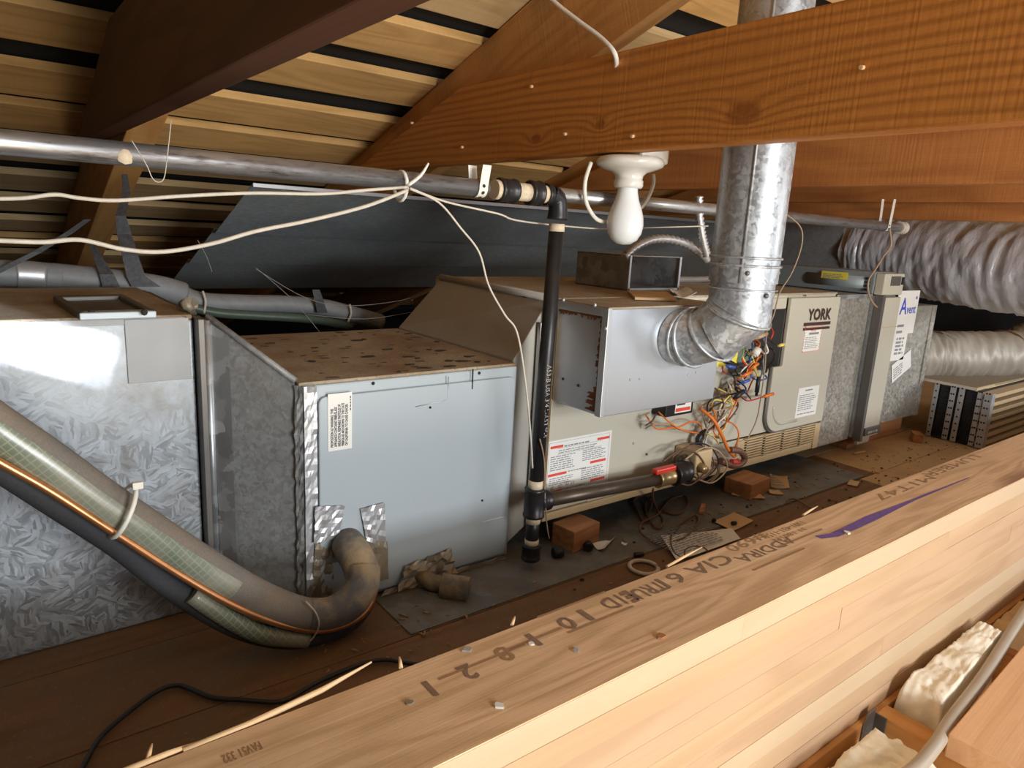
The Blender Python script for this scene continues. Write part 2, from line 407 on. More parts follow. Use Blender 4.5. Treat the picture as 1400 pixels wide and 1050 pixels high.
def micro(mb, mt, x, y, w, h, rows, dens=.85, lh=.5):
    """illegible small print: rows of word-length dashes"""
    rh = h / rows
    for r in range(rows):
        q = x; yy = y + h - (r + 1) * rh; end = x + w * random.uniform(.75, 1)
        while q < end:
            ww = min(rh * random.uniform(.8, 3.2), end - q)
            mb.add([(q, yy, .0012), (q + ww, yy, .0012), (q + ww, yy + rh * lh, .0012), (q, yy + rh * lh, .0012)], [(0, 1, 2, 3)], False, mt)
            q += ww + rh * .5
def rect(mb, mt, x, y, w, h, z=.0011): mb.add([(x, y, z), (x + w, y, z), (x + w, y + h, z), (x, y + h, z)], [(0, 1, 2, 3)], False, mt); return mb
def sticker(name, mt, w, h, parent, mat='paper', label=None):
    o = MB().add([(0, 0, 0), (w, 0, 0), (w, h, 0), (0, h, 0), (0, 0, .0008), (w, 0, .0008), (w, h, .0008), (0, h, .0008)],
                 [(3, 2, 1, 0), (4, 5, 6, 7), (0, 1, 5, 4), (1, 2, 6, 5), (2, 3, 7, 6), (3, 0, 4, 7)], False, mt).build(name, mat, parent)
    if label: o['label'] = label
    return o
def screw(mb, p, n, r=.004): mb.lathe([(0, .003), (r * .6, .0028), (r, .001), (r, -.001)], p, n, 8); return mb
def rounded(x0, z0, x1, z1, r, k=4, corners=(1, 1, 1, 1)):
    out = []
    for ci, (cx, cz, a0) in enumerate(((x1 - r, z1 - r, 0), (x0 + r, z1 - r, 90), (x0 + r, z0 + r, 180), (x1 - r, z0 + r, 270))):
        if not corners[ci]:
            out.append(((x1, x0, x0, x1)[ci], (z1, z1, z0, z0)[ci])); continue
        for j in range(k + 1):
            a = math.radians(a0 + 90 * j / k); out.append((cx + r * math.cos(a), cz + r * math.sin(a)))
    return out
Z_T = lambda y: 1.565 - .333 * y     # rafter top / underside of sheathing
Z_B = lambda y: 1.345 - .333 * y     # rafter underside
UPR = V((0, .333, 1)).normalized()
# ================================================================== SETTING
ROOFA, ROOFB = -1.2, 5.2
# roof: black felt above spaced sheathing boards
roof = MB()
ya, yb = -.9, 4.75
roof.hexa([(ROOFA, ya, Z_T(ya) + .03), (ROOFB, ya, Z_T(ya) + .03), (ROOFB, yb, Z_T(yb) + .03), (ROOFA, yb, Z_T(yb) + .03),
           (ROOFA, ya, Z_T(ya) + .05), (ROOFB, ya, Z_T(ya) + .05), (ROOFB, yb, Z_T(yb) + .05), (ROOFA, yb, Z_T(yb) + .05)])
ceiling = struct(roof.build('ceiling', 'felt'))
for k in range(-10, 16):
    y0 = 1.375 + .207 * k + random.uniform(-.012, .012); wd = .138 + random.uniform(-.012, .008)
    if y0 > 4.6: break
    for (xa, xb) in ((ROOFA, 1.855), (1.859, ROOFB)):
        board('board', (xa, y0, Z_T(y0) + .012), (xb, y0 + random.uniform(-.012, .012), Z_T(y0) + .012 + random.uniform(-.002, .003)), wd, .022, UPR,
              random.choice(['sheath', 'sheath', 'sheath_b']), ceiling, .0015)
# floor of the platform
floor = struct(MB().box((-1.2, .56, -.03), (5.2, 4.75, -.008)).build('floor', 'felt'))
yy = .57
for i, wd in enumerate((.285, .19, .19, .19, .19, .19, .19, .4, .6, .7)):
    xs = [-1.2, 1.93 + .09 * (i % 2), 3.6, 5.2]
    for a, b in zip(xs, xs[1:]):
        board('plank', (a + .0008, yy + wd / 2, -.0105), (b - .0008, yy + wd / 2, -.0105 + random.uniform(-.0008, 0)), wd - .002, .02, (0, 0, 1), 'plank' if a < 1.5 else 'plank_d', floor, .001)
    yy += wd
wl = MB().box((-1.25, -3.5, -.4), (-1.2, 4.75, 1.9)).build('wall_left', 'felt'); struct(wl)
wr = MB().box((5.2, .55, -.4), (5.25, 4.75, 1.6)).build('wall_right', 'felt'); struct(wr)
wb = MB().box((-1.2, 4.75, -.03), (5.2, 4.8, .3)).build('wall_back', 'felt'); struct(wb)
wn = MB().box((-1.2, -3.5, -.42), (5.2, .42, -.40)).build('floor_low', 'wool'); wn.name = 'floor_lower'; struct(wn)
# ------------------------------------------------------------------ rafters and ties
RX = [.236, .985, 1.80, 2.42]
for i, x in enumerate(RX):
    rx = x + .042
    t = .038 if i == 1 else .062
    lab = ['old rafter behind the dark tie at upper left, lit tan underside', 'rafter fixed to the orange-brown cross tie above the bulb',
           'rafter above the grey flue, beside the third tie', 'rafter farthest right, above the silver duct'][i]
    a, b = (rx + t / 2, -.2, (Z_B(-.2) + Z_T(-.2)) / 2), (rx + t / 2, 4.3, (Z_B(4.3) + Z_T(4.3)) / 2)
    r = board('rafter', a, b, t, .205, UPR, 'rafter'); tag(r, lab, 'rafter')
    o = V((x, 0, .785)); mb = MB()
    lt = (['dark red-brown cross tie crossing the upper left corner', 'large orange-brown cross tie with a knot, in front of the flue pipe',
           'brown cross tie behind the flue pipe', 'brown cross tie over the silver flexible duct'][i])
    ys = .9 if i != 1 else 1.0
    # local X runs along the tie (toward the eave), z up
    ln = 2.30; h = .178
    wm = Matrix(((0, 1, 0, x + .02), (1, 0, 0, -.25), (0, 0, 1, .785 + h / 2), (0, 0, 0, 1)))
    mb.prism([(0, -.02, -h / 2), (ln + .08, -.02, -h / 2), (ln - .52, -.02, h / 2), (0, -.02, h / 2)], (0, .04, 0))
    t_ = mb.build('cross_tie', ('tie_shade', 'tie', 'tie_b', 'tie_b')[i], None, .003, wm); tag(t_, lt, 'beam')
# small nails / pegs in the main tie
for (u, v) in ((774, 183), (866, 186), (728, 118), (564, 168), (633, 201), (1180, 92)):
    p = at(u, v, x=.985)
    n_ = MB().tube([p + V((.004, 0, 0)), p + V((-.006, 0, -.001))], .0032, 8).build('peg', 'splinter', bpy.data.objects['cross_tie.001'])
lb = board('ledger_board', (2.478, -.3, .775), (2.478, 2.2, .775), .035, .085, (0, 0, 1), 'tie_b'); tag(lb, 'lower reddish ledger board just above the silver duct', 'beam')
sis = board('rafter_scrap', (1.110, .0, Z_T(0) - .13), (1.110, .66, Z_T(.66) - .13), .042, .09, UPR, 'pale'); tag(sis, 'pale lumber offcut nailed beside the rafter above the tie', 'lumber')
sc2 = board('rafter_scrap', (1.16, .0, Z_T(0) - .075), (1.16, .62, Z_T(.62) - .075), .04, .13, UPR, 'pale'); tag(sc2, 'pale block with a cut end, next to the flue at the roof', 'lumber')
# ------------------------------------------------------------------ dark sheet under the rafters
def zs(y): return Z_B(y) - .006
sh = thing('heat_shield', 'wide dark blue-grey sheet metal shield under the rafters behind the furnace', 'metal sheet', (.66, 2.0, zs(2.0)))
x0, x1 = .595, 4.1; cuts = [1.89, 2.26, 2.60, 2.97]
for a, b in zip(cuts, cuts[1:]):
    k = (a - 2.0) * .0
    MB().hexa([(x0, a, zs(a)), (x1, a, zs(a)), (x1, b - .004, zs(b) - .012), (x0, b - .004, zs(b) - .012),
               (x0, a, zs(a) + .002), (x1, a, zs(a) + .002), (x1, b - .004, zs(b) - .010), (x0, b - .004, zs(b) - .010)]).build('sheet_panel', 'sheetm', sh)
MB().box((x0, 1.884, zs(1.89) - .006), (x1, 1.889, zs(1.89) + .005)).build('bent_edge', 'alu_side', sh, .001)['label'] = 'bright folded top edge'
# ================================================================== GLULAM
gl = thing('glulam_beam', 'new pale glued laminated beam with stamped top, running across the foreground', 'beam', (0, .43, -.14))
YF, YBK, ZT = .428, .562, .18
mats = ['lam_a', 'lam_b', 'lam_c', 'lam_c', 'lam_b', 'lam_c', 'lam_a', 'lam_b', 'lam_c']
lt = .0355
for i in range(9):
    z1 = ZT - i * lt
    brk = [-.9, (.72, 1.35, .98, 1.7, .5, 1.15, 1.5, .8, 1.9)[i], (2.6, 3.1, 2.4, 2.9, 2.2, 3.3, 2.7, 2.5, 3)[i], 4.6]
    for a, b in zip(brk, brk[1:]):
        o = board('lamination', (a, (YF + YBK) / 2, z1 - lt / 2), (b, (YF + YBK) / 2, z1 - lt / 2), YBK - YF + random.uniform(-.001, .001), lt - .0002, (0, 0, 1),
                  'lam_top' if i < 0 else mats[i], gl, .0006)
# weathered skin of the top face
tp = board('top_face', (-.9, (YF + YBK) / 2, ZT + .0007), (4.6, (YF + YBK) / 2, ZT + .0007), YBK - YF - .001, .0016, (0, 0, 1), 'lam_top', gl, 0)
tp['label'] = 'weathered tan top face'
# stamped lettering reads from the far side
ft = frame((0, 0, ZT + .0009), (-1, 0, 0), (0, -1, 0))
def top_text(body, u0, v0, u1, v1, size, mat, bold=.0006):
    """text whose baseline starts at photo point u0,v0 and ends near u1,v1 on the beam top"""
    a, b = at(u0, v0, z=ZT), at(u1, v1, z=ZT)
    vs, fs = glyphs(body, size); wd = max(q.x for q in vs)
    mt = frame((a.x, a.y, ZT + .0006), (-1, 0, 0), (0, -1, 0)); mb = MB()
    text(mb, body, size, mt, 0, 0, bold, (a.x - b.x) / wd)
    mb.build('stamp', mat, gl)
top_text('CIA 61', 988, 758, 905, 800, .036, 'stamp', .001)
top_text('TRUE', 898, 795, 852, 817, .034, 'stamp', .001)
top_text('E I D', 878, 800, 820, 830, .034, 'stamp', .001) if 0 else None
top_text('E1D', 857, 808, 820, 826, .036, 'stamp', .001)
for ch, u, v in (('1', 806, 830), ('0', 775, 843), ('1', 735, 863), ('8', 690, 884), ('2', 640, 908), ('1', 594, 928)):
    top_text(ch, u, v, u - 16, v + 8, .036, 'stamp' if ch != '8' else 'stamp_f', .0016)
top_text('ADDIRA', 1075, 735, 1005, 765, .028, 'stamp', .0008)
top_text('#690', 1040, 730, 990, 750, .027, 'stamp_f', .0006)
top_text('1301-431-1159', 1095, 713, 1046, 736, .017, 'stamp_f', .0004)
top_text('31 1801N', 1098, 722, 1058, 740, .013, 'stamp_f', .0003)
top_text('LUMBER', 1330, 622, 1268, 652, .03, 'stamp_f', .0004)
top_text('M1T47', 1268, 650, 1190, 680, .03, 'stamp_f', .0004)
top_text('FAV51 332', 355, 1015, 300, 1030, .016, 'stamp_f', .0004)
mb = MB()
for (ua, va, ub, vb) in ((1110, 755, 1022, 778), (770, 862, 690, 892), (870, 833, 775, 866), (720, 884, 600, 932), (1130, 727, 1060, 748), (830, 812, 735, 846)):
    a, b = at(ua, va, z=ZT), at(ub, vb, z=ZT); y_ = (a.y + b.y) / 2
    mb.add([(a.x, y_, ZT + .0019), (b.x, y_, ZT + .0019), (b.x, y_ + .0035, ZT + .0019), (a.x, y_ + .0035, ZT + .0019)], [(0, 1, 2, 3)])
mb.build('stamp_bars', 'stamp_f', gl)
# purple crayon stroke
mb = MB(); st = [at(u, v, z=ZT) for u, v in ((1118, 736), (1140, 733), (1165, 722), (1190, 710), (1220, 697), (1250, 684), (1290, 668), (1325, 654))]
ws = [.006, .007, .008, .009, .006, .003, .002, .0012]
vs = [V((p.x, p.y - q, ZT + .0019)) for p, q in zip(st, ws)] + [V((p.x, p.y + q, ZT + .0019)) for p, q in zip(st, ws)]
mb.add(vs, [(i, i + 1, 9 + i, 8 + i) for i in range(7)]); o = mb.build('crayon_mark', 'purple', gl); o['label'] = 'purple crayon stroke on the beam top'
# splintered back edge
EB = YBK + .003
for pts in (((250, 1026), (340, 990), (440, 943), (508, 905)), ((150, 1062), (230, 1030), (330, 996))):
    q = [at(u, v, y=EB + .002 * k) for k, (u, v) in enumerate(pts)]
    MB().tube(q, [.0030, .0034, .0030, .0010][-len(q):], 5).build('splinter', 'splinter', gl)
for (ua, va, ub, vb, hgt) in ((905, 772, 960, 748, .003), (1090, 702, 1118, 692, .004), (200, 1040, 208, 1017, .006), (548, 915, 546, 898, .004), (690, 848, 704, 843, .003)):
    a, b = at(ua, va, z=ZT), at(ub, vb, z=ZT + hgt); a.z = ZT + .001; a.y = min(a.y, YBK + .004); b.y = min(b.y, YBK + .03)
    MB().tube([a, (a + b) / 2 + V((0, 0, hgt * .2)), b], [.0024, .0020, .0008], 5).build('splinter', 'splinter', gl)
# chips and screws lying on the beam
def chip(name, label, cat, p, sz, mat, grp=None):
    mb = MB(); n = 7; a0 = random.random() * 6
    ring = [V((p.x + math.cos(a0 + k * 6.283 / n) * sz * random.uniform(.5, 1.1), p.y + math.sin(a0 + k * 6.283 / n) * sz * random.uniform(.4, 1.0), p.z)) for k in range(n)]
    mb.prism(ring, (0, 0, sz * .35)); return tag(mb.build(name, mat, None), label, cat, grp)
for (u, v, s, mt_, lab) in ((638, 889, .006, 'foil', 'shiny metal scrap on the beam near the stamped digit 8'), (726, 880, .005, 'paper', 'pale chip by the stamped digit 1'),
                     (787, 890, .005, 'foil', 'small bright scrap on the beam below the stamped zero'), (682, 966, .006, 'paper', 'pale scrap near the front beam edge, lowest of the chips'),
                     (560, 962, .005, 'foil_d', 'grey lump on the beam by the lowest stamped digit'), (905, 871, .007, 'block', 'brown knot plug on the beam'), (1158, 729, .007, 'wool', 'pale crumb beside the purple crayon stroke')):
    q = at(u, v, z=ZT + .0016); chip('scrap', lab, 'debris', V((q.x, q.y, ZT + .0016)), s, mt_)
# ------------------------------------------------------------------ joists, insulation, board, conduit in the near corner
lg = board('ledger_board', (.3, .4225, -.186), (4.0, .4225, -.186), .0105, .10, (0, 0, 1), 'joist'); tag(lg, 'orange ledger strip along the bottom of the laminated beam', 'beam')
for i, x in enumerate((.76, 1.16, 1.56)):
    j = board('joist', (x, .416, -.206), (x, -.8, -.206), .04, .15, (0, 0, 1), 'joist'); tag(j, ['orange ceiling joist nearest the photo bottom edge', 'orange joist in a dark metal hanger between the insulation pieces', 'orange joist under the pinkish board'][i], 'joist')
hg = thing('joist_hanger', 'dark galvanized joist hanger at the laminated beam', 'bracket', (1.17, .38, -.3))
MB().box((1.1365, .396, -.285), (1.1395, .416, -.128)).build('side_strap', 'hanger', hg, .001)
MB().box((1.1805, .396, -.285), (1.1835, .416, -.134)).build('side_strap', 'hanger', hg, .001)
MB().box((1.1365, .396, -.2865), (1.1835, .416, -.2825)).build('seat', 'hanger', hg, .001)
MB().prism([(1.098, .4145, -.26), (1.1365, .4145, -.26), (1.1365, .4145, -.118), (1.110, .4145, -.118), (1.098, .4145, -.14)], (0, .0025, 0)).build('flange', 'hanger', hg, .001)
bd = board('loose_board', (1.131, .175, -.108), (3.2, .28, -.108), .26, .040, (0, 0, 1), 'board_pink'); tag(bd, 'pinkish board lying flat across the joists at the lower right', 'lumber')
def batt(x0, x1, y0, y1, z0, z1, name, label, mat, seed, puff=.02, skew=0):
    mb = MB(); nx, ny = 46, 24; vs = []
    for j in range(ny + 1):
        for i in range(nx + 1):
            fx, fy = i / nx, j / ny
            e = min(fx, 1 - fx, fy * .7, (1 - fy) * .7) * 2
            h = z0 + (z1 - z0) * min(1, (e * 7) ** .4 if e > 0 else 0)
            q = V((x0 + (x1 - x0) * fx, y0 + (y1 - y0) * fy, h))
            nz = mnoise.noise(q * 22 + V((seed, 0, 0))); nz2 = 1.6 * mnoise.noise(q * V((60, 160, 60)).length * .6 + V((seed, 3, 0)))
            q.z += (puff * nz + puff * .3 * nz2) * (1 if e > .05 else .3); q.y += skew * (q.x - x0) * (1 - fy); q.x += .012 * mnoise.noise(q * 30 + V((0, seed, 9)))
            vs.append(q)
    W = nx + 1
    fs = [(j * W + i, j * W + i + 1, (j + 1) * W + i + 1, (j + 1) * W + i) for j in range(ny) for i in range(nx)]
    mb.add(vs, fs, True); return tag(mb.build(name, mat), label, 'insulation')
batt(1.183, 1.59, .333, .4165, -.30, -.092, 'insulation_batt', 'white fibre insulation batt beside the laminated beam', 'wool', 1.0, .009, .085)
batt(.85, 1.095, .27, .405, -.30, -.112, 'insulation_batt', 'pale insulation piece at the photo bottom, left of the joist hanger', 'wool', 5.0, .012)
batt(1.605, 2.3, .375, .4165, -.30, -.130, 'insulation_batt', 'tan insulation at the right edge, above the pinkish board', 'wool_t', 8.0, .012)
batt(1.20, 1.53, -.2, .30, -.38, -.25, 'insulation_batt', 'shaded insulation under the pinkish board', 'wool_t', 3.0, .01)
cp = [at(u, v, z=-.10) for u, v in ((1470, 740), (1400, 838), (1345, 925), (1300, 985), (1278, 1020), (1240, 1060), (1170, 1090))]
tag(MB().tube(cp, .0105, 12, 5).build('conduit', 'pvc'), 'tan flexible cable running beside the white insulation', 'cable')
# ================================================================== LEFT DUCT
ld = thing('supply_duct', 'large galvanized duct box at the far left with spangled front', 'duct', (-.2, 1.11, 0))
MB().box((-.62, 1.11, .0), (.256, 1.54, .475)).build('duct_body', 'galv_needle', ld, .003)
MB().box((-.62, 1.112, .475), (.256, 1.54, .482)).build('top_panel', 'dust', ld, .002)['label'] = 'brown dusty top'
MB().box((-.62, 1.1085, .470), (.245, 1.11, .479)).build('drive_cleat', 'dusty_tape', ld, .001)
mb = MB().box((.165, 1.1068, .385), (.250, 1.1095, .478)); mb.build('tape_patch', 'dusty_tape', ld, .001)['label'] = 'dusty foil tape patch at the top corner'
# standing seam between duct and transition
MB().box((.2575, 1.085, 0), (.2665, 1.52, .478)).build('seam_gap', 'hanger', ld, .001)
MB().tube([at(262, 432, x=.262) + V((0, 0, .004)), V((.259, 1.13, .495)), V((.262, 1.2, .488))], [.008, .012, .006], 7).build('mastic', 'foil_d', ld)['label'] = 'crumpled dusty tape at the corner'
tr = thing('duct_transition', 'dull galvanized tapered duct between the spangled duct and the grey cabinet', 'duct', (.32, 1.05, 0))
MB().hexa([(.270, 1.098, .002), (.270, 1.51, .002), (.270, 1.51, .478), (.270, 1.098, .478), (.372, 1.006, .002), (.372, 1.45, .002), (.372, 1.45, .388), (.372, 1.006, .388)]).build('duct_body', 'galv_dull', tr, .002)
MB().tube([(.2705, 1.092, .002), (.2715, 1.091, .476)], .006, 8).build('standing_seam', 'galv', tr)
MB().tube([(.272, 1.094, .482), (.372, 1.003, .392)], .005, 6).build('top_flange', 'galv_dull', tr)
MB().add([(.276, 1.0885, .0), (.296, 1.0705, .0), (.296, 1.0705, .455), (.276, 1.0885, .47), (.276, 1.0875, .0), (.296, 1.0695, .0), (.296, 1.0695, .455), (.276, 1.0875, .47)],
         [(3, 2, 1, 0), (4, 5, 6, 7), (0, 1, 5, 4), (1, 2, 6, 5), (2, 3, 7, 6), (3, 0, 4, 7)]).build('clean_strip', 'galv', tr)
# register frame on the duct
rf = thing('register_frame', 'square metal grille frame lying on the dusty duct top', 'vent', (.13, 1.3, .482))
q = [at(u, v, z=.4925) for u, v in ((108, 428), (214, 425), (168, 402), (72, 404))]
qi = [q[0] * .90 + q[2] * .10, q[1] * .90 + q[3] * .10, q[2] * .90 + q[0] * .10, q[3] * .90 + q[1] * .10]
for i in range(4):
    a, b, c, d = q[i], q[(i + 1) % 4], qi[(i + 1) % 4], qi[i]
    MB().prism([a, b, c, d], (0, 0, -.010)).build('frame_bar', 'cabinet' if i == 0 else 'hanger', rf, .0015)
MB().prism([p + V((0, 0, -.006)) for p in qi], (0, 0, -.0025)).build('mesh_panel', 'hanger', rf)
for u in (125, 197):
    p = at(u, 427, z=.492); screw(MB(), p + V((0, -.001, 0)), (0, -1, 0), .0045).build('screw', 'dark', rf)
# ================================================================== COIL CABINET
CX0, CX1, CZ, CY = .379, .790, .388, .995
cc = thing('coil_cabinet', 'grey-blue sheet metal coil cabinet with dusty top and warning label', 'cabinet', (.585, .995, 0))
MB().box((CX0, CY, .004), (CX1, 1.46, CZ - .004)).build('cabinet_body', 'cabinet', cc, .003)
MB().box((CX0 - .004, CY + .004, CZ - .004), (CX1, 1.46, CZ + .001)).build('top_panel', 'dust', cc, .001)['label'] = 'dust-covered brown top'
PX0, PX1, PZ0, PZ1 = .402, .782, .012, .366
pan = MB(); pl = [(x, CY, z) for x, z in rounded(PX0, PZ0, PX1, PZ1, .012)]
pan.prism(pl, (0, -.007, 0)).build('access_panel', 'cabinet', cc, .002)
fp = frame((0, CY - .007, 0), (1, 0, 0), (0, 0, 1))
mb = MB()
for (u, v) in ((510, 524), (655, 510)): screw(mb, at(u, v, y=CY), (0, -1, 0), .003)
mb.build('screw', 'dark', cc)
for (u, v) in ((588, 557), (659, 684)): screw(MB(), at(u, v, y=CY - .007), (0, -1, 0), .0022).build('screw', 'dark', cc)
# embossed knock-out outline
ko = [at(u, v, y=CY - .0072) for u, v in ((568, 556), (608, 548), (613, 543), (613, 515))]
MB().tube(ko, .0009, 5).build('knockout_line', 'alu_side', cc)
MB().tube([at(u, v, y=CY - .0072) for u, v in ((658, 714), (690, 706))], .0008, 5).build('knockout_line', 'white_pl', cc)
# seam cut in the top of the panel
MB().box((.684, CY - .0085, .352), (.6855, CY - .006, .388)).build('panel_slit', 'dark', cc)
a, b = at(447, 540, y=CY - .007), at(480, 610, y=CY - .007)
fl = frame((a.x + .001, CY - .0072, b.z - .003), (1, 0, 0), (0, 0, 1)); w_, h_ = b.x - a.x, a.z - b.z + .004
st_ = sticker('warning_label', fl, w_, h_, cc); st_['label'] = 'white warning label with text turned sideways'
fr = frame((a.x + .001 + w_, CY - .0072, b.z - .003), (0, 0, 1), (-1, 0, 0))
mb = MB(); ls = ['PROPOSITION 65 WARNING: THIS', 'APPLIANCE CONTAINS FIBERGLASS', 'INSULATION. RESPIRABLE PARTICLES OF', 'FIBERGLASS ARE KNOWN TO THE STATE', 'OF CALIFORNIA TO CAUSE CANCER.']
for i, s_ in enumerate(ls): text(mb, s_, .0062, fr, .006, w_ * (.78 - .15 * i), .0003, (h_ - .012) / 35 / .0035 * (.93 if len(s_) > 32 else 1))
micro(mb, fr, h_ * .68, .002, h_ * .28, .003, 1)
mb.build('print', 'ink', st_)
# wrinkled foil tape strip on the left edge, patches round the line set
def foil(name, poly, n, mat, parent, amp=.003, label=None, seed=0):
    """crumpled foil patch from a quad, n x n"""
    a, b, c, d = [V(x) for x in poly]; vs = []
    nx, ny = n
    nor = (b - a).cross(d - a).normalized()
    if nor.y > 0: nor = -nor
    for j in range(ny + 1):
        for i in range(nx + 1):
            s_, t_ = i / nx, j / ny
            q = (a * (1 - s_) + b * s_) * (1 - t_) + (d * (1 - s_) + c * s_) * t_
            nz = mnoise.noise(q * 60 + V((seed, 0, 0))) + .6 * mnoise.noise(q * 140 + V((0, seed, 0)))
            vs.append(q + nor * (amp * abs(nz) + .0015))
    W = nx + 1
    o = MB().add(vs, [(j * W + i, j * W + i + 1, (j + 1) * W + i + 1, (j + 1) * W + i) for j in range(ny) for i in range(nx)], False).build(name, mat, parent)
    if label: o['label'] = label
    return o
y_ = CY - .002
foil('foil_tape', [(.380, y_, .0), (.400, y_, .0), (.400, y_, .384), (.380, y_, .384)], (4, 40), 'foil', cc, .004, 'wrinkled foil tape strip on the edge', 1)
foil('tape_flap', [(.372, 1.003, .0), (.380, .993, .0), (.380, .993, .386), (.372, 1.003, .386)], (3, 40), 'galv_dull', cc, .007, 'frayed grey tape on the corner', 2)
y_ = CY - .009
foil('foil_tape', [at(u, v, y=y_) for u, v in ((428, 742), (463, 735), (470, 690), (430, 692))], (8, 8), 'foil', cc, .006, None, 3)
foil('foil_tape', [at(u, v, y=y_) for u, v in ((500, 738), (527, 748), (525, 686), (492, 695))], (8, 8), 'foil', cc, .006, None, 4)
foil('foil_tape', [at(u, v, y=y_) for u, v in ((505, 800), (530, 790), (529, 740), (500, 735))], (6, 6), 'foil_d', cc, .004, None, 5)
foil('foil_tape', [at(u, v, y=y_) for u, v in ((540, 806), (622, 790), (616, 748), (552, 772))], (12, 8), 'foil_d', cc, .020, 'crumpled dusty tape around the drain stub', 6)
foil('foil_tape', [at(u, v, y=y_) for u, v in ((520, 815), (690, 763), (694, 756), (525, 806))], (24, 3), 'foil_d', cc, .006, 'dusty tape along the bottom edge', 7)
foil('foil_tape', [at(u, v, y=CY - .004) for u, v in ((425, 815), (455, 815), (455, 745), (430, 742))], (6, 10), 'foil_d', cc, .006, None, 8)
# drain stub
dn = at(578, 793, y=.975); d2 = at(641, 807, y=.905)
MB().tube([dn + V((0, .02, .004)), dn + V((.01, -.02, 0)), dn + V((.03, -.035, -.002))], .015, 12).build('drain_elbow', 'foam_e', cc)
MB().tube([dn + V((.018, -.035, 0)), d2], .0225, 16).build('drain_insulation', 'foam_e', cc)['label'] = 'short brown foam sleeve on the drain stub'
# debris flakes on the top
mb = MB()
for k in range(70):
    u = random.random(); v = random.random()
    x, y = CX0 + .02 + (CX1 - CX0 - .03) * u ** .7, 1.01 + .43 * v ** 1.2
    L_, W_ = (random.uniform(.003, .012), random.uniform(.001, .003)) if random.random() < .7 else (random.uniform(.006, .018), random.uniform(.004, .010))
    a_ = random.uniform(-.5, .5); n = 6
    mb.prism([(x + L_ * math.cos(k_ * 6.283 / n) * random.uniform(.6, 1.1) * math.cos(a_) - W_ * math.sin(k_ * 6.283 / n) * math.sin(a_), y + L_ * .7 * math.cos(k_ * 6.283 / n) * math.sin(a_) + W_ * math.sin(k_ * 6.283 / n) * random.uniform(.6, 1.2), CZ + .001) for k_ in range(n)], (0, 0, .0012))
tag(mb.build('debris_flakes', 'flake'), 'dark flakes and needles scattered on the dusty grey cabinet top', 'debris', None, 'stuff')
# ================================================================== TRANSITION cabinet -> furnace
FX0, FX1, FZ0, FZ1, FY = .852, 1.925, .055, .503, 1.0
t2 = thing('duct_transition', 'grey tapered sheet metal duct rising from the cabinet to the furnace', 'duct', (.82, 1.05, 0))
a0, a1 = (CX1 + .003, 1.012), (CX1 + .003, 1.46)
MB().hexa([(a0[0], a0[1], .012), (a0[0], a1[1], .012), (a0[0], a1[1], CZ + .004), (a0[0], a0[1], CZ + .004),
           (FX0 + .016, 1.012, .06), (FX0 + .016, 1.47, .06), (.912, 1.47, FZ1 + .002), (.872, 1.012, FZ1 + .002)]).build('duct_body', 'dusty_sheet', t2, .002)
MB().tube([(.872, 1.008, FZ1 + .004), (.912, 1.47, FZ1 + .006)], .008, 7).build('taped_edge', 'dusty_sheet', t2)
MB().box((FX0 - .010, .996, .05), (FX0 - .001, 1.006, FZ1 - .04)).build('flange', 'galv', t2, .001)
# ================================================================== FURNACE
fu = thing('furnace', 'beige gas furnace with black lettering, open wiring bay and vent box', 'furnace', (1.39, 1.0, .055))
MB().box((.915, 1.095, FZ0), (FX1, 1.50, FZ1)).build('furnace_body', 'beige', fu, .002)
MB().box((.874, .998, FZ1), (FX1 + .001, 1.095, FZ1 + .005)).box((.915, 1.095, FZ1), (FX1 + .001, 1.50, FZ1 + .005)).build('top_panel', 'dust_p', fu, .001)['label'] = 'dusty beige top'
MB().box((.874, 1.0, FZ0), (.884, 1.095, FZ1)).box((FX1 - .004, 1.0, FZ0), (FX1, 1.095, FZ1)).box((.874, 1.0, FZ0), (FX1, 1.095, FZ0 + .006)).box((.874, 1.0, FZ1 - .008), (FX1, 1.095, FZ1)).build('front_frame', 'beige', fu)
MB().box((FX0 + .002, .992, FZ0 - .002), (FX0 + .014, 1.0, FZ1 - .012)).build('corner_strip', 'galv', fu, .001)
MB().box((FX0 + .0145, .993, FZ0), (FX0 + .027, 1.0, FZ1 - .03)).build('corner_strip', M['rust'] if 0 else 'brass', fu, .001)['label'] = 'rust-stained yellowish corner strip'
for i in range(9): MB().box((FX0 + .0155 + .002 * (i % 2), .9922, .10 + i * .042), (FX0 + .024, .9932, .10 + i * .042 + random.uniform(.008, .03))).build('rust_patch', 'rust', fu)
# front skin: burner panel, middle panel, blower door
def skin(name, pts, y0, y1, mat='beige', bevel=.0025, label=None):
    o = MB().prism([(x, y0, z) for x, z in pts], (0, y1 - y0, 0)).build(name, mat, fu, bevel)
    if label: o['label'] = label
    return o
skin('burner_panel', [(.880, .072), (1.450, .072), (1.450, .497), (.880, .497)], .995, 1.008)
skin('middle_panel', [(1.4515, .137), (1.69, .137), (1.69, .312), (1.4515, .312)], .995, 1.008)
skin('header_strip', [(1.4515, .468), (1.67, .468), (1.67, .497), (1.4515, .497)], .995, 1.008)
r_ = .055; arc = [(1.632 + r_ - r_ * math.cos(a), .137 + r_ - r_ * math.sin(a)) for a in [math.radians(9 * k) for k in range(11)]]
skin('blower_door', arc + [(1.9215, .137), (1.9215, .497), (1.672, .497), (1.672, .318), (1.632, .318)], .984, .995)
